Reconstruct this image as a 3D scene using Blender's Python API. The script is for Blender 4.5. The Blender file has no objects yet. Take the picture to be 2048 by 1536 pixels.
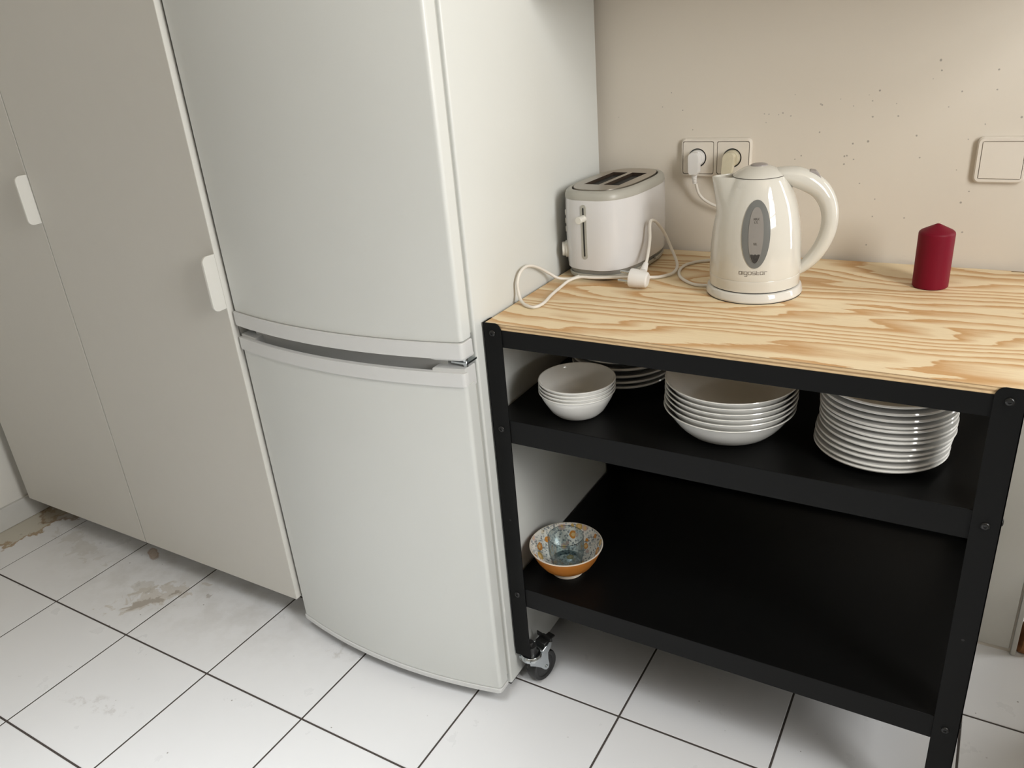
import bpy, bmesh, math, random
from mathutils import Vector, Matrix

# ------------------------------------------------------------------ camera, world, lights, exposure
scene = bpy.context.scene
COL = scene.collection
random.seed(7)

cam_data = bpy.data.cameras.new('camera')
cam_data.sensor_fit = 'HORIZONTAL'
cam_data.sensor_width = 36.0
cam_data.lens = 1582.31 * 36.0 / 2048.0
cam_data.clip_start = 0.02
cam = bpy.data.objects.new('camera', cam_data)
COL.objects.link(cam)
_r = Vector((0.86089831, 0.50246589, -0.0798883))
_u = Vector((-0.14373379, 0.39081805, 0.90917647))
_f = Vector((-0.48805195, 0.77122583, -0.40867593))
cam.matrix_world = Matrix(((_r.x, _u.x, -_f.x, 0.77080596),
                           (_r.y, _u.y, -_f.y, -1.13589578),
                           (_r.z, _u.z, -_f.z, 1.36802673),
                           (0, 0, 0, 1)))
scene.camera = cam

world = bpy.data.worlds.new('overcast_sky')
scene.world = world
world.use_nodes = True
_bg = world.node_tree.nodes['Background']
_bg.inputs['Color'].default_value = (0.80, 0.90, 1.0, 1)
_bg.inputs['Strength'].default_value = 0.6


def area_light(name, loc, direction, sx, sy, power, color):
    d = bpy.data.lights.new(name, 'AREA')
    d.shape = 'RECTANGLE'
    d.size, d.size_y = sx, sy
    d.energy = power
    d.color = color
    o = bpy.data.objects.new(name, d)
    COL.objects.link(o)
    o.location = loc
    o.rotation_euler = Vector(direction).to_track_quat('-Z', 'Y').to_euler()
    return o


# overcast daylight: a window in the right wall, a narrow one beyond the doorway corner;
# plus a narrow overhead fill lamp, added to brighten the floor
area_light('window_daylight', (1.98, -0.66, 1.78), (-1, 0, 0), 0.56, 1.28, 42, (1.0, 0.985, 0.95))
_fill = area_light('added_overhead_fill', (0.02, -1.35, 2.54), (0, 0, -1), 1.2, 1.0, 13.0, (0.95, 0.985, 1.0))
_fill.data.spread = math.radians(66)
area_light('passage_window_daylight', (1.98, 1.02, 1.45), (-1, 0, 0), 0.40, 1.5, 11, (1.0, 0.985, 0.95))

scene.view_settings.view_transform = 'Standard'
scene.view_settings.look = 'None'
scene.view_settings.gamma = 1.0
scene.view_settings.use_curve_mapping = False
scene.view_settings.exposure = 0.20

# ------------------------------------------------------------------ node helpers and materials


def new_mat(name):
    m = bpy.data.materials.new(name)
    m.use_nodes = True
    nt = m.node_tree
    return m, nt, nt.nodes['Principled BSDF']


def nd(nt, typ, **kw):
    n = nt.nodes.new(typ)
    for k, v in kw.items():
        setattr(n, k, v)
    return n


def lk(nt, a, b):
    nt.links.new(a, b)


def setin(nt, sock, val):
    if hasattr(val, 'is_output') or isinstance(val, bpy.types.NodeSocket):
        nt.links.new(val, sock)
    else:
        sock.default_value = val


def math_n(nt, op, a, b=None, c=None, clamp=False):
    n = nd(nt, 'ShaderNodeMath', operation=op, use_clamp=clamp)
    for i, v in enumerate((a, b, c)):
        if v is not None:
            setin(nt, n.inputs[i], v)
    return n.outputs[0]


def map_range(nt, v, a, b, c=0.0, d=1.0, smooth=True):
    n = nd(nt, 'ShaderNodeMapRange')
    n.interpolation_type = 'SMOOTHSTEP' if smooth else 'LINEAR'
    setin(nt, n.inputs[0], v)
    for i, x in enumerate((a, b, c, d)):
        n.inputs[1 + i].default_value = x
    return n.outputs[0]


def mix_col(nt, fac, a, b):
    n = nd(nt, 'ShaderNodeMix', data_type='RGBA')
    setin(nt, n.inputs['Factor'], fac)
    for key, v in (('A', a), ('B', b)):
        s = [i for i in n.inputs if i.name == key and i.type == 'RGBA'][0]
        if isinstance(v, (tuple, list)):
            s.default_value = (v[0], v[1], v[2], 1)
        else:
            nt.links.new(v, s)
    return [o for o in n.outputs if o.type == 'RGBA'][0]


def noise(nt, vec, scale, detail=3.0, rough=0.5, dist=0.0):
    n = nd(nt, 'ShaderNodeTexNoise')
    if vec is not None:
        nt.links.new(vec, n.inputs['Vector'])
    n.inputs['Scale'].default_value = scale
    n.inputs['Detail'].default_value = detail
    n.inputs['Roughness'].default_value = rough
    n.inputs['Distortion'].default_value = dist
    return n.outputs[0]


def position(nt):
    return nd(nt, 'ShaderNodeNewGeometry').outputs['Position']


def objcoord(nt):
    return nd(nt, 'ShaderNodeTexCoord').outputs['Object']


def mapped(nt, vec, scale=(1, 1, 1), loc=(0, 0, 0), rot=(0, 0, 0)):
    n = nd(nt, 'ShaderNodeMapping')
    nt.links.new(vec, n.inputs['Vector'])
    n.inputs['Location'].default_value = loc
    n.inputs['Rotation'].default_value = rot
    n.inputs['Scale'].default_value = scale
    return n.outputs[0]


def bump(nt, bsdf, h, strength, dist):
    n = nd(nt, 'ShaderNodeBump')
    n.inputs['Strength'].default_value = strength
    n.inputs['Distance'].default_value = dist
    nt.links.new(h, n.inputs['Height'])
    nt.links.new(n.outputs[0], bsdf.inputs['Normal'])


def simple(name, col, rough=0.5, metal=0.0, var=0.03, vscale=30.0, bump_s=0.0, bump_scale=200.0, spec=0.5, coat=0.0):
    m, nt, b = new_mat(name)
    oc = objcoord(nt)
    n = noise(nt, oc, vscale, 3)
    dark = tuple(c * (1 - var) for c in col)
    lite = tuple(min(1, c * (1 + var)) for c in col)
    lk(nt, mix_col(nt, n, dark, lite), b.inputs['Base Color'])
    b.inputs['Roughness'].default_value = rough
    b.inputs['Metallic'].default_value = metal
    b.inputs['Specular IOR Level'].default_value = spec
    b.inputs['Coat Weight'].default_value = coat
    if bump_s > 0:
        bump(nt, b, noise(nt, oc, bump_scale, 2), bump_s, 0.001)
    return m


def make_wall_mat(name, col, spots=()):
    m, nt, b = new_mat(name)
    p = position(nt)
    n = noise(nt, p, 2.5, 4)
    c = mix_col(nt, n, tuple(x * 0.985 for x in col), tuple(min(1, x * 1.015) for x in col))
    if spots:
        wob = noise(nt, p, 260, 2)
        acc = None
        for (x, z, s) in spots:
            d = nd(nt, 'ShaderNodeVectorMath', operation='DISTANCE')
            lk(nt, p, d.inputs[0])
            d.inputs[1].default_value = (x, WALL_Y, z)
            r = 0.0010 * s
            dd = math_n(nt, 'MULTIPLY_ADD', wob, 0.0022, d.outputs['Value'])
            v = map_range(nt, dd, r + 0.0006, r + 0.0018, 0.60 if s > 0.9 else 0.40, 0.0)
            acc = v if acc is None else math_n(nt, 'MAXIMUM', acc, v)
        c = mix_col(nt, acc, c, (0.16, 0.15, 0.135))
    lk(nt, c, b.inputs['Base Color'])
    b.inputs['Roughness'].default_value = 0.75
    b.inputs['Specular IOR Level'].default_value = 0.25
    h = math_n(nt, 'ADD', noise(nt, p, 90, 3), math_n(nt, 'MULTIPLY', noise(nt, p, 12, 3), 1.2))
    bump(nt, b, h, 0.16, 0.0016)
    return m


WALL_Y = 0.568
SPOTS = [(0.155, 1.217, 1), (0.135, 1.189, 1), (0.18, 1.181, 1), (0.202, 1.141, 1), (0.033, 1.17, 0.8), (0.351, 1.17, 1.2), (0.36, 1.169, 1.1), (0.379, 1.168, 1), (0.387, 1.171, 1.4), (0.403, 1.165, 1), (0.355, 1.153, 0.8), (0.409, 1.205, 0.9), (0.458, 1.186, 1.5), (0.461, 1.184, 1.4), (0.494, 1.194, 0.8), (0.518, 1.181, 1), (0.551, 1.189, 1.1), (0.562, 1.207, 1.6), (0.554, 1.16, 1.4), (0.598, 1.161, 1.6), (0.544, 1.2, 0.8), (0.657, 1.255, 2), (0.661, 1.238, 1.1), (0.75, 1.235, 1.5), (0.752, 1.202, 1.5), (0.698, 1.201, 1.2), (0.649, 1.224, 0.8), (0.55, 1.115, 2.2), (0.523, 1.111, 1.5), (0.51, 1.087, 1.7), (0.514, 1.088, 1.4), (0.527, 1.081, 1), (0.51, 1.072, 1.5), (0.428, 1.088, 1.1), (0.416, 1.081, 1), (0.46, 1.133, 1.5), (0.633, 1.125, 1.5), (0.643, 1.085, 1.2), (0.542, 1.035, 1.3), (0.573, 1.005, 1.3), (0.572, 0.971, 1.3), (0.629, 0.97, 1.2), (0.722, 1.003, 1.7), (0.732, 0.947, 1.5), (0.733, 1.024, 1.2), (0.742, 1.144, 1.1), (0.796, 1.155, 1.6), (0.68, 1.175, 1), (0.593, 1.183, 0.8), (0.566, 0.913, 1.2), (0.719, 1.118, 1), (0.707, 1.063, 1)]


def make_tile_mat():
    m, nt, b = new_mat('white_floor_tile')
    p = position(nt)
    base = mix_col(nt, noise(nt, p, 3, 3), (0.75, 0.758, 0.778), (0.785, 0.793, 0.813))
    col = base
    fine = noise(nt, p, 38, 6, 0.65)
    mid = noise(nt, p, 11, 5, 0.6)

    def ell(cx, cy, rx, ry, rot=0.0, wob=0.55):
        v = mapped(nt, p, loc=(-cx, -cy, 0))
        sub = nd(nt, 'ShaderNodeVectorMath', operation='LENGTH')
        q = mapped(nt, v, rot=(0, 0, rot))
        q2 = mapped(nt, q, scale=(1 / rx, 1 / ry, 0))
        lk(nt, q2, sub.inputs[0])
        return math_n(nt, 'ADD', math_n(nt, 'MULTIPLY_ADD', fine, 1.2 * wob, -0.6 * wob), math_n(nt, 'ADD', sub.outputs['Value'], math_n(nt, 'MULTIPLY_ADD', mid, 3.2 * wob, -1.6 * wob)))

    def stain(cur, d, fill, edge, ffac, efac, lo=0.85, hi=1.0):
        f = math_n(nt, 'MULTIPLY', map_range(nt, d, lo, hi, 1, 0), ffac)
        c1 = mix_col(nt, f, cur, fill)
        ring = math_n(nt, 'MULTIPLY', math_n(nt, 'MULTIPLY', map_range(nt, d, lo - 0.12, lo, 0, 1), map_range(nt, d, hi - 0.08, hi + 0.05, 1, 0)), efac)
        return mix_col(nt, ring, c1, edge)
    # rust-edged puddle beside the skirting board and its twin under the cupboard door
    col = stain(col, ell(-1.835, -0.115, 0.085, 0.16, 0.15, 0.75), (0.52, 0.48, 0.37), (0.34, 0.22, 0.10), 0.75, 0.8)
    col = stain(col, ell(-1.80, -0.01, 0.10, 0.05, 0.1, 0.6), (0.30, 0.24, 0.16), (0.25, 0.14, 0.06), 0.55, 0.6)
    col = stain(col, ell(-1.268, -0.030, 0.040, 0.013, 0.5, 0.9), (0.50, 0.35, 0.22), (0.30, 0.16, 0.08), 0.6, 0.35, 0.6, 1.0)
    # grey-brown scuffs in front of the cupboard
    patchy = noise(nt, p, 24, 6, 0.62, 0.6)

    def smear(cur, cx, cy, rx, ry, rot, colour, fac, level=0.30, soft=0.07):
        d = ell(cx, cy, rx, ry, rot, 0.25)
        v = math_n(nt, 'MULTIPLY_ADD', d, -0.24, patchy)
        m = math_n(nt, 'MULTIPLY', map_range(nt, v, level, level + soft, 0, 1), fac)
        return mix_col(nt, m, cur, colour)
    col = smear(col, -1.085, -0.165, 0.130, 0.060, -0.75, (0.52, 0.47, 0.40), 0.55)
    col = smear(col, -1.090, -0.185, 0.100, 0.028, -0.75, (0.30, 0.25, 0.20), 0.60, 0.36, 0.04)
    col = smear(col, -1.160, -0.150, 0.060, 0.030, -0.5, (0.50, 0.47, 0.42), 0.45)
    col = smear(col, -0.952, -0.092, 0.034, 0.016, 0.5, (0.36, 0.33, 0.30), 0.60, 0.34, 0.05)
    col = smear(col, -1.560, -0.090, 0.160, 0.040, 0.2, (0.55, 0.53, 0.49), 0.40)
    # broad faint grime close to the furniture
    grime = math_n(nt, 'MULTIPLY', map_range(nt, ell(-1.10, -0.06, 0.75, 0.24, 0, 0.5), 0.5, 1.15, 1, 0), map_range(nt, mid, 0.40, 0.68, 0, 0.30))
    col = mix_col(nt, grime, col, (0.42, 0.40, 0.36))
    sm2 = math_n(nt, 'MULTIPLY', map_range(nt, ell(-0.87, -0.485, 0.16, 0.03, -0.2, 0.4), 0.5, 1.0, 1, 0), map_range(nt, fine, 0.50, 0.62, 0, 0.30))
    col = mix_col(nt, sm2, col, (0.36, 0.33, 0.31))
    sm3 = math_n(nt, 'MULTIPLY', map_range(nt, ell(-0.448, -0.10, 0.06, 0.04, 0, 0.5), 0.4, 1.0, 1, 0), map_range(nt, fine, 0.48, 0.62, 0, 0.40))
    col = mix_col(nt, sm3, col, (0.42, 0.40, 0.36))
    # crumbs and tiny dark specks everywhere
    vor = nd(nt, 'ShaderNodeTexVoronoi')
    lk(nt, p, vor.inputs['Vector'])
    vor.inputs['Scale'].default_value = 26
    dots = math_n(nt, 'MULTIPLY', map_range(nt, vor.outputs['Distance'], 0.035, 0.06, 1, 0), map_range(nt, noise(nt, p, 9, 1), 0.55, 0.6, 0, 0.7))
    col = mix_col(nt, dots, col, (0.12, 0.10, 0.08))
    lk(nt, col, b.inputs['Base Color'])
    lk(nt, map_range(nt, mid, 0.3, 0.8, 0.27, 0.40), b.inputs['Roughness'])
    b.inputs['Specular IOR Level'].default_value = 0.45
    bump(nt, b, noise(nt, p, 14, 2), 0.05, 0.001)
    return m


def make_pine_mat():
    m, nt, b = new_mat('pine_plywood_face')
    p = position(nt)
    # contour lines of a stretched height field give the cathedral figure of rotary cut pine
    warp = noise(nt, mapped(nt, p, scale=(3.0, 7.0, 1), loc=(1.3, 0.4, 0)), 1.0, 2)
    base = noise(nt, mapped(nt, p, scale=(1.15, 6.0, 1), loc=(0.35, 0.2, 0)), 1.0, 2.5, 0.45, 0.25)
    sep = nd(nt, 'ShaderNodeSeparateXYZ')
    lk(nt, p, sep.inputs[0])
    hgt = math_n(nt, 'ADD', math_n(nt, 'MULTIPLY', base, 13.0), math_n(nt, 'MULTIPLY', sep.outputs['Y'], 24.0))
    hgt = math_n(nt, 'MULTIPLY_ADD', warp, 2.6, hgt)
    edge = noise(nt, mapped(nt, p, scale=(26, 130, 1)), 1.0, 4, 0.6)
    hgt = math_n(nt, 'MULTIPLY_ADD', edge, 0.40, hgt)
    fr = math_n(nt, 'FRACT', hgt)
    late = math_n(nt, 'MULTIPLY', map_range(nt, fr, 0.34, 0.86, 0, 1, False), map_range(nt, fr, 0.93, 1.0, 1, 0))
    streak = noise(nt, mapped(nt, p, scale=(5, 160, 1)), 1.0, 4, 0.6)
    late = math_n(nt, 'MULTIPLY', late, math_n(nt, 'MULTIPLY_ADD', streak, 0.6, 0.68), clamp=True)
    tint = noise(nt, mapped(nt, p, scale=(2.0, 9, 1), loc=(5, 2, 0)), 1.0, 2)
    early = mix_col(nt, tint, (0.82, 0.665, 0.43), (0.88, 0.75, 0.535))
    dark = mix_col(nt, tint, (0.56, 0.315, 0.135), (0.63, 0.38, 0.175))
    col = mix_col(nt, math_n(nt, 'MULTIPLY', late, 1.0), early, dark)
    fib = map_range(nt, noise(nt, mapped(nt, p, scale=(14, 900, 1)), 1.0, 2), 0.35, 0.7, 0.0, 0.16)
    col = mix_col(nt, fib, col, (0.50, 0.32, 0.15))
    lk(nt, col, b.inputs['Base Color'])
    b.inputs['Roughness'].default_value = 0.55
    b.inputs['Specular IOR Level'].default_value = 0.3
    bump(nt, b, fr, 0.05, 0.0006)
    return m


def make_ply_edge_mat():
    m, nt, b = new_mat('plywood_edge_layers')
    p = position(nt)
    sep = nd(nt, 'ShaderNodeSeparateXYZ')
    lk(nt, p, sep.inputs[0])
    wob = noise(nt, mapped(nt, p, scale=(20, 20, 300)), 1.0, 3)
    z = math_n(nt, 'MULTIPLY_ADD', wob, 0.0016, sep.outputs['Z'])
    w = math_n(nt, 'SINE', math_n(nt, 'MULTIPLY', z, 2 * math.pi / 0.0062))
    f = map_range(nt, w, -0.4, 0.6, 0, 1)
    gr = noise(nt, mapped(nt, p, scale=(60, 60, 700)), 1.0, 4, 0.7)
    c = mix_col(nt, f, (0.74, 0.55, 0.32), (0.42, 0.27, 0.14))
    c = mix_col(nt, map_range(nt, gr, 0.5, 0.72, 0, 0.5), c, (0.30, 0.18, 0.09))
    lk(nt, c, b.inputs['Base Color'])
    b.inputs['Roughness'].default_value = 0.75
    bump(nt, b, gr, 0.3, 0.001)
    return m


def make_floral_mat():
    m, nt, b = new_mat('floral_print_glaze')
    oc = objcoord(nt)
    # small leaves and dots
    v1 = nd(nt, 'ShaderNodeTexVoronoi')
    lk(nt, oc, v1.inputs['Vector'])
    v1.inputs['Scale'].default_value = 210
    dots = map_range(nt, v1.outputs['Distance'], 0.48, 0.58, 1, 0)
    sepc = nd(nt, 'ShaderNodeSeparateColor')
    lk(nt, v1.outputs['Color'], sepc.inputs[0])
    dotc = mix_col(nt, map_range(nt, sepc.outputs[0], 0.45, 0.55), (0.20, 0.21, 0.22), (0.42, 0.44, 0.44))
    base = (0.80, 0.76, 0.70)
    col = mix_col(nt, math_n(nt, 'MULTIPLY', dots, map_range(nt, sepc.outputs[1], 0.25, 0.3, 0, 0.9)), base, dotc)
    # larger blossoms
    v2 = nd(nt, 'ShaderNodeTexVoronoi')
    lk(nt, oc, v2.inputs['Vector'])
    v2.inputs['Scale'].default_value = 58
    v2.inputs['Randomness'].default_value = 0.85
    dd = math_n(nt, 'MULTIPLY_ADD', noise(nt, oc, 260, 1), 0.16, v2.outputs['Distance'])
    sep2 = nd(nt, 'ShaderNodeSeparateColor')
    lk(nt, v2.outputs['Color'], sep2.inputs[0])
    size = math_n(nt, 'MULTIPLY_ADD', sep2.outputs[1], 0.20, 0.42)
    fm = map_range(nt, math_n(nt, 'SUBTRACT', dd, size), 0.0, 0.03, 1, 0)
    fm = math_n(nt, 'MULTIPLY', fm, map_range(nt, sep2.outputs[2], 0.52, 0.54, 0, 1))
    c1 = mix_col(nt, map_range(nt, sep2.outputs[0], 0.38, 0.40), (0.66, 0.25, 0.035), (0.62, 0.45, 0.40))
    c2 = mix_col(nt, map_range(nt, sep2.outputs[0], 0.68, 0.70), c1, (0.60, 0.40, 0.12))
    col = mix_col(nt, fm, col, c2)
    core = math_n(nt, 'MULTIPLY', map_range(nt, dd, 0.30, 0.36, 1, 0), fm)
    col = mix_col(nt, core, col, (0.78, 0.52, 0.22))
    lk(nt, col, b.inputs['Base Color'])
    b.inputs['Roughness'].default_value = 0.18
    return m


def make_glass_mat(name='blue_tinted_glass', c0=(0.90, 0.945, 0.955), c1=(0.915, 0.955, 0.965)):
    # thin-walled tinted glass: clear tinted transmission that thickens towards grazing views plus a mirror coat
    m = bpy.data.materials.new(name)
    m.use_nodes = True
    nt = m.node_tree
    nt.nodes.remove(nt.nodes['Principled BSDF'])
    out = nt.nodes['Material Output']
    lw = nd(nt, 'ShaderNodeLayerWeight')
    lw.inputs['Blend'].default_value = 0.35
    graze = math_n(nt, 'POWER', lw.outputs['Facing'], 7.0)
    base = mix_col(nt, noise(nt, objcoord(nt), 20, 2), c0, c1)
    tint = mix_col(nt, graze, base, (0.10, 0.15, 0.17))
    tr = nd(nt, 'ShaderNodeBsdfTransparent')
    lk(nt, tint, tr.inputs['Color'])
    gl = nd(nt, 'ShaderNodeBsdfGlossy')
    gl.inputs['Roughness'].default_value = 0.02
    mx = nd(nt, 'ShaderNodeMixShader')
    fz = nd(nt, 'ShaderNodeFresnel')
    fz.inputs['IOR'].default_value = 1.35
    lk(nt, math_n(nt, 'MULTIPLY', fz.outputs[0], 0.45), mx.inputs[0])
    lk(nt, tr.outputs[0], mx.inputs[1])
    lk(nt, gl.outputs[0], mx.inputs[2])
    lk(nt, mx.outputs[0], out.inputs['Surface'])
    return m


def make_fridge_mat():
    m, nt, b = new_mat('white_fridge_enamel')
    oc = objcoord(nt)
    c = mix_col(nt, noise(nt, oc, 4, 3), (0.66, 0.675, 0.655), (0.69, 0.705, 0.685))
    lk(nt, c, b.inputs['Base Color'])
    b.inputs['Roughness'].default_value = 0.33
    b.inputs['Specular IOR Level'].default_value = 0.45
    bump(nt, b, noise(nt, oc, 420, 2), 0.10, 0.0006)
    return m


M = {}
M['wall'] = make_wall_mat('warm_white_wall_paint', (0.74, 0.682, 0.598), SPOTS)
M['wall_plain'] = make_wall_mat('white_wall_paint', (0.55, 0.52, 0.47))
M['ceiling'] = make_wall_mat('ceiling_paint', (0.58, 0.49, 0.36))
M['left_wall'] = make_wall_mat('left_wall_paint', (0.72, 0.71, 0.675))
M['skirting'] = simple('skirting_paint', (0.60, 0.60, 0.585), 0.5)
M['frame_grey'] = make_wall_mat('grey_door_frame_paint', (0.58, 0.565, 0.515))
M['bare_wood'] = simple('splintered_brown_wood', (0.30, 0.13, 0.05), 0.8, var=0.35, vscale=90, bump_s=0.6, bump_scale=140)
M['window_white'] = simple('window_frame_paint', (0.72, 0.72, 0.70), 0.4)
M['grout'] = simple('dark_grout', (0.060, 0.050, 0.045), 0.9, var=0.25, vscale=60)
M['tile'] = make_tile_mat()
M['cab_white'] = simple('matte_white_foil', (0.60, 0.583, 0.54), 0.42, var=0.012, bump_s=0.05, bump_scale=500)
M['cab_edge'] = simple('white_edge_band', (0.72, 0.71, 0.67), 0.38, var=0.01)
M['handle'] = simple('white_lacquered_handle', (0.74, 0.73, 0.69), 0.35, var=0.01)
M['dark_plinth'] = simple('plinth_board', (0.30, 0.29, 0.27), 0.6)
M['fridge'] = make_fridge_mat()
M['fridge_plastic'] = simple('white_fridge_plastic', (0.68, 0.685, 0.68), 0.30, var=0.01)
M['gasket'] = simple('pale_door_gasket', (0.50, 0.50, 0.47), 0.6)
M['chrome'] = simple('zinc_plated_steel', (0.62, 0.66, 0.68), 0.22, 1.0, var=0.05)
M['black_rubber'] = simple('black_rubber', (0.012, 0.012, 0.012), 0.35, var=0.1)
M['black_plastic'] = simple('black_plastic', (0.02, 0.02, 0.02), 0.4, var=0.1)
M['black_steel'] = simple('black_powder_coated_steel', (0.0042, 0.0044, 0.0045), 0.48, var=0.08, bump_s=0.06, bump_scale=900, spec=0.16)
M['black_shelf'] = simple('black_shelf_steel', (0.0035, 0.0036, 0.0036), 0.40, var=0.10, bump_s=0.05, bump_scale=900, spec=0.14)
M['bolt'] = simple('black_bolt_steel', (0.03, 0.03, 0.03), 0.28, 0.6, var=0.1)
M['pine'] = make_pine_mat()
M['ply_edge'] = make_ply_edge_mat()
M['porcelain'] = simple('white_porcelain', (0.74, 0.735, 0.71), 0.09, var=0.01, coat=0.3)
M['bowl_orange'] = simple('orange_glaze', (0.50, 0.185, 0.035), 0.28, var=0.08)
M['bowl_rim'] = simple('cream_unglazed_rim', (0.78, 0.70, 0.60), 0.4)
M['floral'] = make_floral_mat()
M['glass'] = make_glass_mat()
M['painted_edge_line'] = make_glass_mat('painted_glass_edge_line', (0.30, 0.38, 0.41), (0.34, 0.42, 0.45))  # darker tint paints in the refraction line along rim and foot
M['kettle'] = simple('ivory_kettle_plastic', (0.655, 0.638, 0.585), 0.07, var=0.008, coat=0.6)
M['kettle_base'] = simple('ivory_base_plastic', (0.70, 0.685, 0.645), 0.08, var=0.008, coat=0.5)
M['kettle_grey'] = simple('grey_kettle_trim', (0.17, 0.175, 0.17), 0.20, var=0.03, coat=0.4)
M['kettle_switch'] = simple('grey_switch_plastic', (0.33, 0.30, 0.29), 0.35)
M['gauge_clear'] = simple('smoky_gauge_plastic', (0.27, 0.255, 0.24), 0.10, var=0.05, coat=0.6)
M['gauge_dark'] = simple('dark_water_line', (0.05, 0.047, 0.045), 0.2, var=0.4, vscale=300)
M['print'] = simple('dark_grey_print', (0.10, 0.09, 0.08), 0.5)
M['print_grey'] = simple('grey_logo_print', (0.20, 0.18, 0.16), 0.45)
M['toaster'] = simple('white_toaster_plastic', (0.67, 0.668, 0.68), 0.20, var=0.008, coat=0.3)
M['toaster_rim'] = simple('grey_beige_toaster_plastic', (0.40, 0.392, 0.352), 0.38, var=0.02)
M['toaster_grey'] = simple('grey_toaster_base', (0.26, 0.26, 0.245), 0.45, var=0.02)
M['steel'] = simple('brushed_steel', (0.50, 0.46, 0.41), 0.33, 1.0, var=0.05, vscale=60)
M['slot_dark'] = simple('dark_toaster_slot', (0.040, 0.026, 0.018), 0.45, var=0.4)
M['black'] = simple('black_gap', (0.008, 0.008, 0.008), 0.6)
M['knob'] = simple('toaster_knob_plastic', (0.70, 0.69, 0.64), 0.35)
M['cord'] = simple('white_cable_sheath', (0.78, 0.75, 0.70), 0.42, var=0.01)
M['plug'] = simple('white_plug_plastic', (0.76, 0.75, 0.74), 0.38, var=0.01)
M['plug_cream'] = simple('yellowed_plug_plastic', (0.62, 0.57, 0.43), 0.3, var=0.08, vscale=120)
M['socket'] = simple('socket_plastic', (0.77, 0.715, 0.635), 0.35, var=0.008)
M['candle'] = simple('burgundy_candle_wax', (0.170, 0.0030, 0.016), 0.5, var=0.06, vscale=18, spec=0.2)
M['candle'].node_tree.nodes['Principled BSDF'].inputs['Subsurface Weight'].default_value = 0.0
M['candle'].node_tree.nodes['Principled BSDF'].inputs['Subsurface Radius'].default_value = (0.01, 0.003, 0.003)
M['wick'] = simple('cotton_wick', (0.75, 0.68, 0.55), 0.8)

# ------------------------------------------------------------------ mesh helpers


def finish(name, bm, mats, parent=None, smooth=35.0, loc=None):
    me = bpy.data.meshes.new(name)
    bmesh.ops.recalc_face_normals(bm, faces=bm.faces[:])
    bm.to_mesh(me)
    bm.free()
    if not isinstance(mats, (list, tuple)):
        mats = [mats]
    for k in mats:
        me.materials.append(M[k])
    if smooth is not None:
        for p in me.polygons:
            p.use_smooth = True
        me.set_sharp_from_angle(angle=math.radians(smooth))
    o = bpy.data.objects.new(name, me)
    COL.objects.link(o)
    if smooth is not None:
        # keep the big flat faces flat: bevel strips must not tilt their shading
        wn = o.modifiers.new('weighted_normal', 'WEIGHTED_NORMAL')
        wn.keep_sharp = True
        wn.weight = 100
    if parent is not None:
        o.parent = parent
    if loc is not None:
        o.location = loc
    return o


def thing(name, label, cat, loc, rotz=0.0, group=None):
    o = bpy.data.objects.new(name, None)
    o.empty_display_size = 0.05
    COL.objects.link(o)
    o.location = loc
    o.rotation_euler = (0, 0, rotz)
    tag(o, label, cat, group)
    return o


def tag(o, label, cat, group=None):
    o['label'] = label
    o['category'] = cat
    if group:
        o['group'] = group
    return o


def struct(o):
    o['kind'] = 'structure'
    return o


def add_box(bm, x0, x1, y0, y1, z0, z1, mi=0, off=(0, 0, 0)):
    ox, oy, oz = off
    vs = [bm.verts.new((x - ox, y - oy, z - oz)) for z in (z0, z1) for y in (y0, y1) for x in (x0, x1)]
    fs = []
    for f in ((0, 2, 3, 1), (4, 5, 7, 6), (0, 1, 5, 4), (2, 6, 7, 3), (0, 4, 6, 2), (1, 3, 7, 5)):
        fc = bm.faces.new([vs[i] for i in f])
        fc.material_index = mi
        fs.append(fc)
    return vs, fs


def bevel_all(bm, w, seg=2, edges=None):
    if w > 0:
        bmesh.ops.bevel(bm, geom=(edges or bm.edges[:]), offset=w, segments=seg, profile=0.5, affect='EDGES', clamp_overlap=True)


def box(name, x0, x1, y0, y1, z0, z1, mat, parent=None, bev=0.0, seg=2, off=None):
    bm = bmesh.new()
    if off is None:
        off = parent_off(parent)
    add_box(bm, x0, x1, y0, y1, z0, z1, 0, off)
    bevel_all(bm, bev, seg)
    return finish(name, bm, mat, parent)


def parent_off(p):
    """world position of an (unrotated) root so that parts can be written in room coordinates"""
    off = Vector((0, 0, 0))
    while p is not None:
        off += p.location
        p = p.parent
    return off


def prism(bm, pts, z0, z1, axis='z', mi=0, off=(0, 0, 0)):
    """extrude polygon pts along an axis between two values"""
    def P(a, b, h):
        if axis == 'z':
            v = (a, b, h)
        elif axis == 'y':
            v = (a, h, b)
        else:
            v = (h, a, b)
        return bm.verts.new((v[0] - off[0], v[1] - off[1], v[2] - off[2]))
    lo = [P(a, b, z0) for a, b in pts]
    hi = [P(a, b, z1) for a, b in pts]
    n = len(pts)
    fs = [bm.faces.new(lo[::-1]), bm.faces.new(hi)]
    for i in range(n):
        fs.append(bm.faces.new((lo[i], lo[(i + 1) % n], hi[(i + 1) % n], hi[i])))
    for f in fs:
        f.material_index = mi
    return lo, hi


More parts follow.
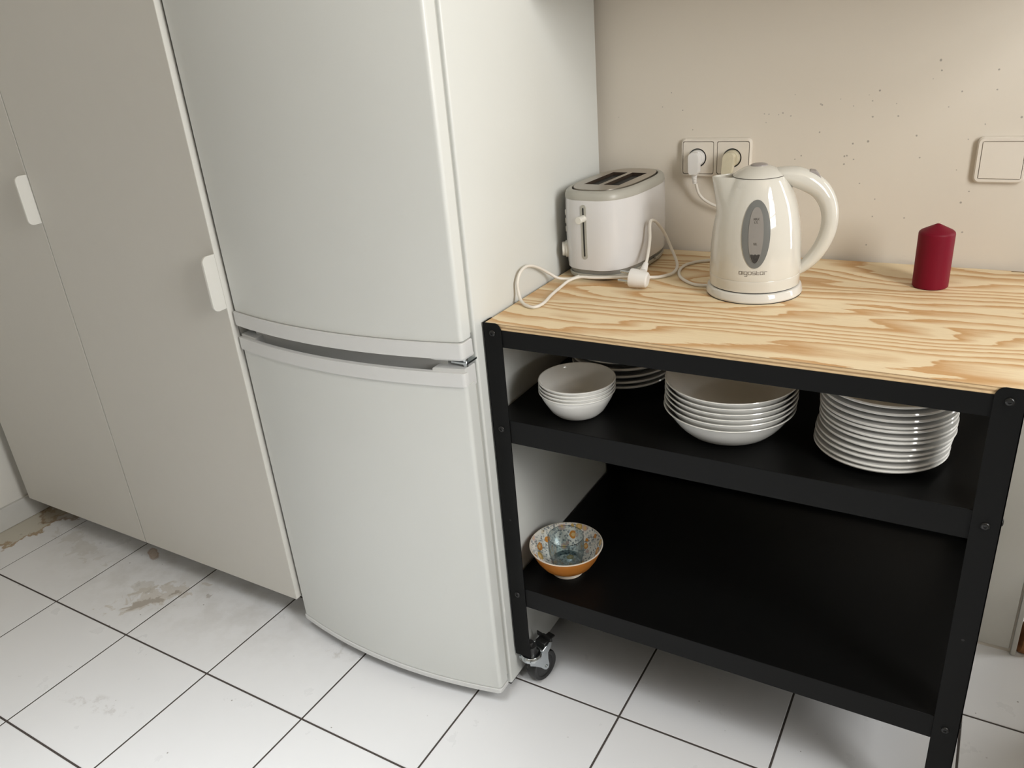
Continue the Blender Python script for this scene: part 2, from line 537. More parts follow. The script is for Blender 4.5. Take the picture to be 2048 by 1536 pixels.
def lathe(bm, prof, seg=48, mi=0, mats=None, center=(0, 0, 0), cap0=True, cap1=True):
    """revolve profile [(r,z)...]; mats gives a material index per segment"""
    rings = []
    for (r, z) in prof:
        if r <= 1e-6:
            rings.append([bm.verts.new((center[0], center[1], center[2] + z))])
        else:
            rings.append([bm.verts.new((center[0] + r * math.cos(2 * math.pi * k / seg), center[1] + r * math.sin(2 * math.pi * k / seg), center[2] + z)) for k in range(seg)])
    for i in range(len(rings) - 1):
        a, b = rings[i], rings[i + 1]
        m = mats[i] if mats else mi
        for k in range(seg):
            k2 = (k + 1) % seg
            if len(a) == 1 and len(b) == 1:
                continue
            if len(a) == 1:
                f = bm.faces.new((a[0], b[k], b[k2]))
            elif len(b) == 1:
                f = bm.faces.new((a[k], a[k2], b[0]))
            else:
                f = bm.faces.new((a[k], a[k2], b[k2], b[k]))
            f.material_index = m
    if cap0 and len(rings[0]) > 1:
        bm.faces.new(rings[0][::-1]).material_index = mats[0] if mats else mi
    if cap1 and len(rings[-1]) > 1:
        bm.faces.new(rings[-1]).material_index = mats[-1] if mats else mi
    return rings


def catmull(pts, n=8):
    P = [Vector(p) for p in pts]
    P = [P[0] * 2 - P[1]] + P + [P[-1] * 2 - P[-2]]
    out = []
    for i in range(1, len(P) - 2):
        p0, p1, p2, p3 = P[i - 1:i + 3]
        for k in range(n):
            t = k / n
            out.append(0.5 * ((2 * p1) + (p2 - p0) * t + (2 * p0 - 5 * p1 + 4 * p2 - p3) * t * t + (3 * p1 - p0 - 3 * p2 + p3) * t ** 3))
    out.append(P[-2].copy())
    return out


def tube(bm, path, rad, seg=10, mi=0, ref=None, caps=True):
    """sweep an ellipse (rad = r | (ra, rb) | list) along path; ref fixes the b axis"""
    path = [Vector(p) for p in path]
    n = len(path)
    rings = []
    prev = None
    for i, p in enumerate(path):
        t = (path[min(i + 1, n - 1)] - path[max(i - 1, 0)]).normalized()
        if ref is not None:
            bvec = Vector(ref)
            a = bvec.cross(t).normalized()
            bvec = t.cross(a).normalized()
        else:
            if prev is None:
                a = t.orthogonal().normalized()
            else:
                a = (prev - t * prev.dot(t)).normalized()
            prev = a
            bvec = t.cross(a).normalized()
        r = rad[i] if isinstance(rad, list) else rad
        ra, rb = r if isinstance(r, (tuple, list)) else (r, r)
        rings.append([bm.verts.new(p + a * (ra * math.cos(2 * math.pi * k / seg)) + bvec * (rb * math.sin(2 * math.pi * k / seg))) for k in range(seg)])
    for i in range(n - 1):
        for k in range(seg):
            k2 = (k + 1) % seg
            bm.faces.new((rings[i][k], rings[i][k2], rings[i + 1][k2], rings[i + 1][k])).material_index = mi
    if caps:
        bm.faces.new(rings[0][::-1]).material_index = mi
        bm.faces.new(rings[-1]).material_index = mi
    return rings


def cyl(bm, p0, p1, r0, r1=None, seg=24, mi=0):
    return tube(bm, [p0, p1], [r0, r0 if r1 is None else r1], seg, mi)


def copy_tree(o, parent=None):
    c = o.copy()
    COL.objects.link(c)
    c.parent = parent
    for ch in list(o.children):
        copy_tree(ch, c)
    return c


def rounded_rect(w, h, r, n=6, cx=0.0, cy=0.0):
    pts = []
    for (sx, sy, a0) in ((1, 1, 0), (-1, 1, 90), (-1, -1, 180), (1, -1, 270)):
        for k in range(n + 1):
            a = math.radians(a0 + 90 * k / n)
            pts.append((cx + sx * (w / 2 - r) + r * math.cos(a), cy + sy * (h / 2 - r) + r * math.sin(a)))
    return pts


# ------------------------------------------------------------------ the room
RX0, RX1, RY0, RZ1 = -1.875, 1.90, -2.80, 2.60
CORNER_X = 0.957          # where the back wall ends at the doorway
DOOR_Y = 1.55             # end of the passage beyond

# floor: grout bed and single tiles
T, OX, OY = 0.3158, -1.3400, -0.2989
floor = struct(box('floor', RX0 - 0.1, RX1 + 0.1, RY0 - 0.1, DOOR_Y + 0.1, -0.06, -0.0014, 'grout'))
GX, GY = 0.0044, 0.0046
bm = bmesh.new()
add_box(bm, -(T - GX) / 2, (T - GX) / 2, -(T - GY) / 2, (T - GY) / 2, -0.008, 0.0)
bevel_all(bm, 0.0009, 1)
tile0 = finish('floor_tile', bm, 'tile', floor)
first = True
for i in range(-3, 14):
    for j in range(-9, 7):
        x0, x1 = OX + i * T, OX + (i + 1) * T
        y0, y1 = OY + j * T, OY + (j + 1) * T
        yl = DOOR_Y if (x0 > CORNER_X - 0.25) else WALL_Y + 0.02
        cx0, cx1 = max(x0, RX0 - 0.01), min(x1, RX1)
        cy0, cy1 = max(y0, RY0), min(y1, yl)
        if cx1 - cx0 < 0.02 or cy1 - cy0 < 0.02:
            continue
        o = tile0 if first else tile0.copy()
        if not first:
            COL.objects.link(o)
        first = False
        o.location = ((cx0 + cx1) / 2, (cy0 + cy1) / 2, random.uniform(-0.0004, 0.0))
        o.scale = ((cx1 - cx0) / T, (cy1 - cy0) / T, 1)

struct(box('wall_back', RX0 - 0.1, CORNER_X, WALL_Y, WALL_Y + 0.12, -0.002, RZ1, 'wall'))
struct(box('wall_left', RX0 - 0.12, RX0, RY0 - 0.1, WALL_Y, -0.002, RZ1, 'left_wall'))
struct(box('baseboard_left', RX0, RX0 + 0.013, RY0, 0.0, 0.0, 0.075, 'skirting', bev=0.003))
struct(box('ceiling', RX0 - 0.12, RX1 + 0.12, RY0 - 0.12, DOOR_Y + 0.12, RZ1, RZ1 + 0.1, 'ceiling'))
struct(box('wall_passage', CORNER_X - 0.1, RX1 + 0.12, DOOR_Y, DOOR_Y + 0.12, -0.002, RZ1, 'wall_plain'))


def wall_with_opening(name, axis, plane, thick, a0, a1, openings, mat):
    """a wall in pieces around rectangular openings (a = running coordinate)"""
    bm = bmesh.new()
    cuts = sorted(openings)
    pieces = []
    cur = a0
    for (b0, b1, z0, z1) in cuts:
        pieces.append((cur, b0, -0.002, RZ1))
        if z0 > 0:
            pieces.append((b0, b1, -0.002, z0))
        pieces.append((b0, b1, z1, RZ1))
        cur = b1
    pieces.append((cur, a1, -0.002, RZ1))
    for (p, q, z0, z1) in pieces:
        if axis == 'x':
            add_box(bm, plane, plane + thick, p, q, z0, z1)
        else:
            add_box(bm, p, q, plane, plane + thick, z0, z1)
    return struct(finish(name, bm, mat, smooth=None))


wall_with_opening('wall_right', 'x', RX1, 0.10, RY0 - 0.1, DOOR_Y + 0.1, [(-0.96, -0.36, 1.12, 2.44), (0.80, 1.24, 0.68, 2.22)], 'wall_plain')
struct(box('wall_front', RX0 - 0.1, RX1 + 0.1, RY0 - 0.10, RY0, -0.002, RZ1, 'wall_plain'))
# window frames with glazing bars
bm = bmesh.new()
for (y0, y1, z0, z1) in ((-0.96, -0.93, 1.12, 2.44), (-0.39, -0.36, 1.12, 2.44), (-0.93, -0.39, 1.12, 1.15),
                         (-0.93, -0.39, 2.41, 2.44), (-0.93, -0.39, 1.36, 1.40), (-0.93, -0.39, 1.96, 2.00)):
    add_box(bm, RX1 + 0.01, RX1 + 0.05, y0, y1, z0, z1)
struct(finish('window_1', bm, 'window_white', smooth=None))
bm = bmesh.new()
for (y0, y1, z0, z1) in ((0.80, 0.83, 0.68, 2.22), (1.21, 1.24, 0.68, 2.22), (0.83, 1.21, 0.68, 0.71), (0.83, 1.21, 2.19, 2.22)):
    add_box(bm, RX1 + 0.01, RX1 + 0.05, y0, y1, z0, z1)
struct(finish('window_2', bm, 'window_white', smooth=None))

bm = bmesh.new()  # made-up frame round the overhead fill lamp; the ceiling has no opening
for (x0, x1, y0, y1) in ((-0.68, -0.59, -1.95, -0.75), (0.63, 0.72, -1.95, -0.75), (-0.59, 0.63, -1.95, -1.86), (-0.59, 0.63, -0.84, -0.75)):
    add_box(bm, x0, x1, y0, y1, RZ1 - 0.05, RZ1)
struct(finish('ceiling_fill_frame', bm, 'window_white', smooth=None))

# grey painted frame board at the end of the back wall beside the cart, with its splintered foot
trim = struct(box('trim_1', 0.852, 0.950, WALL_Y - 0.004, WALL_Y + 0.002, 0.010, 0.872, 'frame_grey', bev=0.0015))
bm = bmesh.new()
prism(bm, [(0.9535, WALL_Y - 0.010), (0.9635, WALL_Y - 0.010), (0.9635, WALL_Y + 0.10), (0.9535, WALL_Y + 0.10)], 0.0, 2.05)
bevel_all(bm, 0.002, 2)
trim2 = struct(finish('trim_2', bm, 'frame_grey'))
bm = bmesh.new()
rnd = random.Random(3)
lay = []
for k, z in enumerate((0.002, 0.012, 0.022, 0.034, 0.048, 0.064, 0.085)):
    w = 0.026 - 0.0022 * k
    ring = []
    for s in range(9):
        a = 2 * math.pi * s / 9
        ring.append(bm.verts.new((0.984 + (w * math.cos(a)) * rnd.uniform(0.75, 1.15), WALL_Y + 0.030 + 0.032 * math.sin(a) * rnd.uniform(0.8, 1.1), z)))
    lay.append(ring)
for a, b2 in zip(lay, lay[1:]):
    for s in range(9):
        bm.faces.new((a[s], a[(s + 1) % 9], b2[(s + 1) % 9], b2[s]))
bm.faces.new(lay[0][::-1])
bm.faces.new(lay[-1])
o = finish('splintered_wood', bm, 'bare_wood', smooth=20)
o.parent = trim2

# unseen wall cabinet over the cart, a plain box added to shade the wall
struct(box('unseen_wall_cabinet', -0.004, CORNER_X - 0.004, 0.245, WALL_Y + 0.001, 1.428, RZ1, 'wall_plain', bev=0.002))
# unseen low blocker, added to keep daylight off the floor beside the cart
struct(box('daylight_blocker', 1.16, 1.28, -0.55, 0.45, -0.002, 0.42, 'wall_plain', bev=0.003))

# ------------------------------------------------------------------ tall cupboards
CY = -0.0780


def tall_cabinet(label, x0, x1, hz0, hz1, hdepth):
    t = thing('tall_cabinet', label, 'cabinet', ((x0 + x1) / 2, 0.25, 0.0), 0, 'tall cupboards left of the fridge')
    box('body', x0 + 0.001, x1 - 0.003, CY + 0.021, WALL_Y - 0.03, 0.098, 2.30, 'cab_edge', t, 0.001)
    box('plinth', x0 + 0.001, x1 - 0.003, 0.035, 0.051, 0.0, 0.098, 'dark_plinth', t)
    bm = bmesh.new()
    off = parent_off(t)
    vs, fs = add_box(bm, x0 + 0.0018, x1 - 0.0018, CY, CY + 0.018, 0.096, 2.30, 0, off)
    for f in fs:
        if abs(f.calc_center_median().y + off.y - CY) > 1e-4:
            f.material_index = 1
    bevel_all(bm, 0.0012, 2)
    d = finish('door', bm, ['cab_white', 'cab_edge'], t)
    # edge pull: flat plate projecting from the door's right-hand edge with rounded front corners
    xe = x1 - 0.0018
    r = 0.013
    y0, y1 = CY - hdepth, CY + 0.0005
    pts = [(y1, hz0), (y1, hz1), (y0 + r, hz1)]
    for k in range(1, 7):
        a = math.radians(90 + 90 * k / 6)
        pts.append((y0 + r + r * math.cos(a), hz1 - r + r * math.sin(a)))
    for k in range(0, 7):
        a = math.radians(180 + 90 * k / 6)
        pts.append((y0 + r + r * math.cos(a), hz0 + r + r * math.sin(a)))
    bm = bmesh.new()
    prism(bm, pts, xe - 0.0050, xe, 'x', 0, off)
    bevel_all(bm, 0.0012, 2)
    h = finish('handle', bm, 'handle', d)
    h['label'] = 'white edge pull'
    return t


tall_cabinet('white tall cupboard in the corner beside the bare left wall', -1.8020, -1.1985, 1.030, 1.146, 0.030)
tall_cabinet('white tall cupboard with edge pull directly left of the fridge', -1.1985, -0.5965, 0.874, 0.993, 0.032)

# ------------------------------------------------------------------ refrigerator
FX0, FX1 = -0.5925, -0.004
fr = thing('refrigerator', 'white two-door refrigerator with bowed doors between cupboard and cart', 'refrigerator', (-0.304, 0.25, 0.0))
foff = parent_off(fr)
box('body', FX0, FX1, -0.0235, 0.541, 0.022, 1.80, 'fridge', fr, 0.005, 3)
for (x, y) in ((-0.035, 0.012), (-0.575, 0.012), (-0.035, 0.49), (-0.575, 0.49)):
    box('foot', x - 0.018, x + 0.018, y - 0.018, y + 0.018, 0.0, 0.023, 'black_plastic', fr, 0.002)
FXM, FHW = (FX0 + FX1) / 2, (FX1 - FX0) / 2


def bow(x, extra=0.0):
    t = (x - FXM) / (FHW - 0.008)
    return -0.0675 - 0.033 * (1 - t * t) - extra


def door_outline(extra=0.0, side=0.0, yback=-0.0375):
    pts = [(FX1 + side, yback), (FX1 + side, -0.0595)]
    for k in range(1, 5):
        a = math.radians(90 * k / 4)
        pts.append((FX1 + side - 0.008 + 0.008 * math.cos(a), -0.0595 - extra - 0.008 * math.sin(a)))
    n = 28
    for k in range(1, n):
        x = FX1 - 0.008 - (2 * FHW - 0.016) * k / n
        pts.append((x, bow(x, extra)))
    for k in range(0, 5):
        a = math.radians(90 + 90 * k / 4)
        pts.append((FX0 - side + 0.008 + 0.008 * math.cos(a), -0.0595 - extra - 0.008 * math.sin(a)))
    pts.append((FX0 - side, yback))
    return pts


def horiz_bevel(bm, w, seg=2):
    es = [e for e in bm.edges if abs(e.verts[0].co.z - e.verts[1].co.z) < 1e-6]
    bevel_all(bm, w, seg, es)


def slab(name, outline, z0, z1, mat, parent, bev=0.002):
    bm = bmesh.new()
    prism(bm, outline, z0, z1, 'z', 0, foff)
    horiz_bevel(bm, bev, 2)
    return finish(name, bm, mat, parent, 30)


GAP0, GAP1 = 0.807, 0.8345
up = slab('door', door_outline(), 0.866, 1.795, 'fridge', fr, 0.003)
up['label'] = 'tall upper door'
s_up = slab('trim_strip', door_outline(0.0042, 0.0022), 0.8345, 0.8650, 'fridge_plastic', up, 0.0018)
lo = slab('door', door_outline(), 0.0468, 0.779, 'fridge', fr, 0.002)
lo['label'] = 'lower freezer door'
slab('bottom_strip', door_outline(0.0030, 0.0012), 0.0345, 0.0452, 'fridge_plastic', lo, 0.0022)


def arc_wall(x0, x1, thick, extra, n=26, yb=None):
    """outline of a strip following the bow between x0 and x1"""
    fr_ = [(x0 + (x1 - x0) * k / n, bow(x0 + (x1 - x0) * k / n, extra)) for k in range(n + 1)]
    if yb is None:
        bk = [(x, y + thick) for x, y in fr_[::-1]]
    else:
        bk = [(x1, yb), (x0, yb)]
    return fr_ + bk


# lower trim strip: full-width front lip, behind it a finger scoop between two solid end blocks
lip = [p for p in door_outline(0.0042, 0.0022)]
inner = []
n = 26
for k in range(n + 1):
    x = FX0 + 0.010 + (2 * FHW - 0.020) * k / n
    inner.append((x, bow(x) + 0.0065))
bm = bmesh.new()
prism(bm, lip[1:-1] + inner, 0.7795, 0.8070, 'z', 0, foff)
horiz_bevel(bm, 0.0012, 2)
s_lo = finish('trim_strip', bm, 'fridge_plastic', lo, 30)
SX0, SX1 = -0.535, -0.070
bm = bmesh.new()
add_box(bm, SX0 - 0.02, SX1 + 0.02, -0.0520, -0.0280, 0.770, 0.829, 0, foff)
grip = finish('grip_recess', bm, 'fridge_plastic', lo, 30)
for (x0, x1, name) in ((FX0 + 0.003, SX0, 'end_block'), (SX1, FX1 - 0.003, 'end_block')):
    pts = arc_wall(x0, x1, 0, -0.004, 8, -0.0285)
    bm = bmesh.new()
    prism(bm, pts, 0.770, 0.8125, 'z', 0, foff)
    horiz_bevel(bm, 0.002, 2)
    finish(name, bm, 'fridge_plastic', lo, 30)
    bm = bmesh.new()
    prism(bm, pts, 0.8285, 0.8360, 'z', 0, foff)
    horiz_bevel(bm, 0.002, 2)
    finish(name, bm, 'fridge_plastic', up, 30)
slab('gasket', [(FX1 - 0.008, -0.0236), (FX1 - 0.008, -0.0374), (FX0 + 0.008, -0.0374), (FX0 + 0.008, -0.0236)], 0.87, 1.79, 'gasket', up, 0.0)
slab('gasket', [(FX1 - 0.008, -0.0236), (FX1 - 0.008, -0.0374), (FX0 + 0.008, -0.0374), (FX0 + 0.008, -0.0236)], 0.05, 0.80, 'gasket', lo, 0.0)
bm = bmesh.new()
add_box(bm, -0.040, -0.0055, -0.056, -0.022, 0.8185, 0.8220, 0, foff)
cyl(bm, Vector((-0.013, -0.049, 0.8120)) - foff, Vector((-0.013, -0.049, 0.8285)) - foff, 0.0050, seg=14)
finish('hinge', bm, 'chrome', fr)

# ------------------------------------------------------------------ black steel cart
W, D, TOP = 0.85, 0.55, 0.8822
cart = thing('kitchen_cart', 'black steel kitchen cart with two shelves and pine plywood top', 'cart', (W / 2, D / 2, 0.0))
coff = parent_off(cart)
PW, PT = 0.038, 0.002
POST_Z0 = 0.0945


def post(cx, cy, sx, sy):
    """angle-iron post; cx, cy its outer corner, sx, sy the inward directions"""
    bm = bmesh.new()
    r = 0.012

    def flange(length, top, drop):
        pts = [(0, POST_Z0), (length, POST_Z0), (length, top - drop - 0.004)]
        for k in range(1, 7):
            a = math.radians(90 * k / 6)
            pts.append((length - r + r * math.cos(a), top - r - 0.0035 + (r + 0.0035) * math.sin(a)))
        pts.append((0, top))
        return pts
    pf = [(cx + sx * a, z) for a, z in flange(PW, TOP + 0.0005, 0.010)]
    y_out = cy
    prism(bm, pf, min(y_out, y_out + sy * PT), max(y_out, y_out + sy * PT), 'y', 0, coff)
    ps = [(cy + sy * a, z) for a, z in flange(PW, TOP + 0.0005, 0.010)]
    prism(bm, ps, min(cx, cx + sx * PT), max(cx, cx + sx * PT), 'x', 0, coff)
    bevel_all(bm, 0.0005, 1)
    return finish('post', bm, 'black_steel', cart, 30)


posts = [post(0, 0, 1, 1), post(W, 0, -1, 1), post(0, D, 1, -1), post(W, D, -1, -1)]
R1A, R1B = 0.8362, 0.8698
for y0 in (PT, D - 2 * PT):
    box('top_rail', 0.0024, W - 0.0024, y0 + 0.0002, y0 + 0.0020, R1A, R1B, 'black_steel', cart, 0.0004, 1)
for x0 in (PT, W - 2 * PT):
    box('side_rail', x0 + 0.0002, x0 + 0.0020, 0.0045, D - 0.0045, R1A, R1B, 'black_steel', cart, 0.0004, 1)


def shelf(z_top, z_bot):
    bm = bmesh.new()
    x0, x1, y0, y1, t = 0.0024, W - 0.0024, 0.0024, D - 0.0024, 0.0016
    add_box(bm, x0, x1, y0, y1, z_top - t, z_top, 0, coff)
    for (a, b, c, d) in ((x0, x1, y0, y0 + t), (x0, x1, y1 - t, y1), (x0, x0 + t, y0 + t, y1 - t), (x1 - t, x1, y0 + t, y1 - t)):
        add_box(bm, a, b, c, d, z_bot, z_top - t, 1, coff)
    add_box(bm, x0, x1, y1 - t, y1, z_top, z_top + 0.014, 1, coff)
    bevel_all(bm, 0.0007, 2, [e for e in bm.edges if min(v.co.z for v in e.verts) + coff.z > z_top - 0.0001])
    s = finish('shelf', bm, ['black_shelf', 'black_steel'], cart, 40)
    return s


Z2, Z3 = 0.6862, 0.2845
shelf(Z2, 0.6367)['label'] = 'upper shelf carrying the white crockery'
shelf(Z3, 0.2370)['label'] = 'lower shelf carrying the floral bowl'

bm = bmesh.new()
x0, x1, y0, y1 = 0.0032, W - 0.0032, 0.0030, D + 0.004
vs, fs = add_box(bm, x0, x1, y0, y1, TOP - 0.018, TOP, 0, coff)
for f in fs:
    f.normal_update()
    c = f.calc_center_median()
    if abs(f.normal.z) < 0.5:
        f.material_index = 1
bevel_all(bm, 0.0010, 2)
finish('worktop', bm, ['pine', 'ply_edge'], cart, 30)['label'] = 'pine plywood top with wavy grain'


def bolt_mesh():
    bm = bmesh.new()
    prof = [(0.0062, 0.0), (0.0062, 0.0008), (0.0055, 0.0021), (0.0040, 0.0028), (0.0024, 0.0028), (0.0022, 0.0014), (0.0, 0.0014)]
    lathe(bm, prof, 18, cap0=True, cap1=False)
    me_o = finish('bolt', bm, 'bolt', cart, 40)
    return me_o


b0 = bolt_mesh()
first = True


def put_bolt(loc, rot):
    global first
    o = b0 if first else b0.copy()
    if not first:
        COL.objects.link(o)
    first = False
    o.location = Vector(loc) - coff
    o.rotation_euler = rot


BX = 0.0193
for z in (0.8631, 0.6651, 0.2648):
    for x in (BX, W - BX):
        put_bolt((x, 0.0, z), (math.radians(90), 0, 0))
        put_bolt((x, D, z), (math.radians(-90), 0, 0))
    for y in (BX, D - BX):
        put_bolt((W, y, z), (0, math.radians(90), 0))
for (x, z) in ((BX, 0.455), (W - BX, 0.455)):
    bm = bmesh.new()
    cyl(bm, Vector((x, -0.0004, z)) - coff, Vector((x, 0.001, z)) - coff, 0.0022, seg=12)
    finish('bolt_hole', bm, 'black', cart)


def make_caster():
    bm = bmesh.new()
    # corner fitting with stem that carries the fork
    cyl(bm, (0, 0, 0.080), (0, 0, 0.122), 0.0075, seg=16)
    cyl(bm, (0, 0, 0.090), (0, 0, 0.112), 0.0135, seg=20)
    stem = finish('caster', bm, 'black_plastic', cart, 40)
    # fork: swivel cup and two cheeks swept back to the axle
    ax_y, ax_z, R = 0.030, 0.0378, 0.0375
    bm = bmesh.new()
    lathe(bm, [(0.0, 0.0745), (0.0185, 0.0745), (0.0235, 0.0785), (0.0242, 0.0850), (0.0215, 0.0905), (0.0150, 0.0918), (0.0, 0.0918)], 28)
    for s in (-1, 1):
        x0, x1 = (0.0152, 0.0170) if s > 0 else (-0.0170, -0.0152)
        pts = [(-0.021, 0.0865), (-0.020, 0.0745), (-0.006, 0.0640), (0.012, 0.0480), (ax_y - 0.008, ax_z - 0.004), (ax_y - 0.002, ax_z - 0.0085),
               (ax_y + 0.006, ax_z - 0.0065), (ax_y + 0.009, ax_z + 0.002), (0.036, 0.056), (0.037, 0.074), (0.049, 0.083), (0.052, 0.094), (0.044, 0.099), (0.034, 0.092), (0.022, 0.0865)]
        prism(bm, pts, x0, x1, 'x')
    add_box(bm, -0.0152, 0.0152, 0.018, 0.046, 0.0875, 0.0895)
    bevel_all(bm, 0.0005, 1)
    finish('fork', bm, 'chrome', stem, 40)
    bm = bmesh.new()
    prof = [(0.006, -0.0125), (0.0265, -0.0105), (0.0290, -0.0125), (0.0355, -0.0125), (R, -0.0085), (R, 0.0085), (0.0355, 0.0125), (0.0290, 0.0125), (0.0265, 0.0105), (0.006, 0.0125)]
    lathe(bm, prof, 40)
    bmesh.ops.rotate(bm, verts=bm.verts[:], cent=(0, 0, 0), matrix=Matrix.Rotation(math.radians(90), 3, 'Y'))
    bmesh.ops.translate(bm, verts=bm.verts[:], vec=(0, ax_y, R))
    finish('wheel', bm, 'black_rubber', stem, 40)
    bm = bmesh.new()
    cyl(bm, (-0.0195, ax_y, ax_z), (0.0195, ax_y, ax_z), 0.0040, seg=12)
    finish('axle', bm, 'chrome', stem, 40)
    bm = bmesh.new()
    add_box(bm, -0.0135, 0.0135, 0.030, 0.058, 0.088, 0.1000)
    add_box(bm, -0.0215, 0.0215, 0.044, 0.0475, 0.0995, 0.1110)
    add_box(bm, -0.0095, 0.0095, 0.048, 0.072, 0.0925, 0.0965)
    bevel_all(bm, 0.0010, 1)
    finish('brake_pedal', bm, 'black_plastic', stem, 40)
    return stem


c0 = make_caster()
for k, (x, y, a) in enumerate(((0.0270, 0.020, -14), (W - 0.022, 0.020, -95), (0.0270, D - 0.022, 200), (W - 0.022, D - 0.022, -200))):
    c = c0 if k == 0 else copy_tree(c0, cart)
    c.location = Vector((x, y, 0)) - coff
    c.rotation_euler = (0, 0, math.radians(a))

# ------------------------------------------------------------------ crockery on the shelves


def crockery(name, prof, seg=64):
    bm = bmesh.new()
    lathe(bm, prof, seg, cap0=False, cap1=False)
    return finish(name, bm, 'porcelain', None, 50)


ORD = ['lowest', 'second lowest', 'third from bottom', 'fourth from bottom', 'fifth from bottom', 'sixth from bottom', 'seventh from bottom', 'eighth from bottom',
       'ninth from bottom', 'third from top', 'second from top', 'topmost']


def stack(proto, places, label, cat, group):
    n = len(places)
    for k, (x, y, z) in enumerate(places):
        o = proto if k == 0 else proto.copy()
        if k:
            COL.objects.link(o)
        o.location = (x, y, z)
        o.rotation_euler = (0, 0, 0.7 * k)
        word = 'topmost' if k == n - 1 else ('lowest' if k == 0 else ORD[k])
        tag(o, label.format(word), cat, group)


def plate_profile(R, H, foot, well, t=0.0028):
    # underside: foot ring, slope to rim, rounded edge; upper side: slope back to the flat well
    return [(0.0, 0.0016), (foot - 0.006, 0.0016), (foot - 0.004, 0.0), (foot, 0.0), (foot + 0.003, 0.0020), (R * 0.70, H * 0.45), (R * 0.82, H * 0.66), (R - 0.0050, H - 0.0050), (R - 0.0014, H - 0.0045), (R, H - 0.0022),
            (R - 0.0010, H), (R - 0.005, H - 0.0004), (R * 0.82, H * 0.66 + t), (R * 0.70, H * 0.45 + t), (foot + 0.004, well + 0.0006), (foot - 0.004, well), (0.0, well)]


flat = crockery('dinner_plate', plate_profile(0.1025, 0.0163, 0.058, 0.0060))
rims = [0.7023, 0.7103, 0.7217, 0.7303, 0.7408, 0.7519, 0.7591, 0.7700, 0.7765, 0.7873, 0.7981, 0.8100]
dx = [-0.0020, -0.0015, -0.001, 0.0005, 0.0035, 0.003, 0.0035, 0.0025, 0.002, 0.002, 0.001, 0.001]
stack(flat, [(0.6715 + dx[k], 0.1395 + 0.0006 * k, z - 0.0158) for k, z in enumerate(rims)],
      'white flat dinner plate, {} of the tall right-hand stack', 'plate', 'flat plates in the right-hand stack')

deep_prof = [(0.0, 0.0014), (0.058, 0.0014), (0.060, 0.0), (0.066, 0.0), (0.071, 0.0012), (0.079, 0.0060), (0.0905, 0.0175), (0.1015, 0.0325), (0.1105, 0.0466), (0.1126, 0.0476), (0.1134, 0.0489),
             (0.1126, 0.0502), (0.1102, 0.0496), (0.1077, 0.0460), (0.0978, 0.0325), (0.0863, 0.0195), (0.0738, 0.0098), (0.062, 0.0068), (0.0, 0.0064)]
deep = crockery('deep_plate', deep_prof)
rims = [0.7364, 0.7480, 0.7578, 0.7678, 0.7778, 0.7878]
dx = [-0.0012, -0.0004, 0.0010, 0.0008, 0.0012, 0.0012]
stack(deep, [(0.4240 + dx[k], 0.1235, z - 0.0499) for k, z in enumerate(rims)],
      'white deep soup plate, {} of the middle stack', 'plate', 'deep plates in the middle stack')

bowl_prof = [(0.0, 0.0012), (0.034, 0.0012), (0.036, 0.0), (0.0405, 0.0), (0.046, 0.0030), (0.054, 0.0115), (0.0612, 0.0240), (0.0680, 0.0365), (0.0702, 0.0430), (0.0706, 0.0462), (0.0730, 0.0472), (0.0738, 0.0486), (0.0734, 0.0500), (0.0722, 0.0504),
             (0.0706, 0.0494), (0.0694, 0.0435), (0.0660, 0.0370), (0.0590, 0.0250), (0.0515, 0.0135), (0.044, 0.0064), (0.037, 0.0048), (0.0, 0.0048)]
bowl = crockery('cereal_bowl', bowl_prof)
rims = [0.7366, 0.7438, 0.7510, 0.7582]
stack(bowl, [(0.1430 + 0.0003 * k, 0.0850, z - 0.0501) for k, z in enumerate(rims)],
      'white cereal bowl, {} of the small stack on the upper shelf', 'bowl', 'cereal bowls on the upper shelf')

side = crockery('side_plate', plate_profile(0.104, 0.0224, 0.058, 0.0070))
rims = [0.7084, 0.7191, 0.7316, 0.7468, 0.7619]
stack(side, [(0.1585 + 0.0004 * k, 0.2665, z - 0.0219) for k, z in enumerate(rims)],
      'white plate, {} of the stack half hidden behind cereal bowls', 'plate', 'plates behind the cereal bowls')

# floral bowl and the tumbler inside it
FBX, FBY = 0.0905, 0.0995
prof = [(0.0, 0.0022), (0.0300, 0.0022), (0.0315, 0.0), (0.0352, 0.0), (0.0356, 0.0100), (0.0455, 0.0150), (0.0565, 0.0240), (0.0665, 0.0395), (0.0742, 0.0565), (0.0792, 0.0668),
        (0.0790, 0.0686), (0.0772, 0.0686), (0.0715, 0.0560), (0.0640, 0.0405), (0.0545, 0.0265), (0.0435, 0.0180), (0.030, 0.0140), (0.0, 0.0126)]
mats = [1, 1, 1, 1, 0, 0, 0, 0, 0, 1, 1, 2, 2, 2, 2, 2, 2]
bm = bmesh.new()
lathe(bm, prof, 64, mats=mats, cap0=False, cap1=False)
fb = finish('floral_bowl', bm, ['bowl_orange', 'bowl_rim', 'floral'], None, 50, (FBX, FBY, Z3 + 0.0003))
tag(fb, 'orange bowl with floral print inside, on the lower shelf', 'bowl')
gp = [(0.0, 0.0), (0.0295, 0.0), (0.0318, 0.0020), (0.0330, 0.0090), (0.0352, 0.0180), (0.0380, 0.0280), (0.0390, 0.0400), (0.0388, 0.0550), (0.0387, 0.0700), (0.0383, 0.0711),
      (0.0379, 0.0700), (0.0382, 0.0550), (0.0383, 0.0400), (0.0372, 0.0290), (0.0342, 0.0195), (0.0315, 0.0110), (0.0, 0.0095)]
bm = bmesh.new()
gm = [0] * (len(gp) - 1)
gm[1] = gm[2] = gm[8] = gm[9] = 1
lathe(bm, gp, 56, mats=gm, cap0=False, cap1=False)
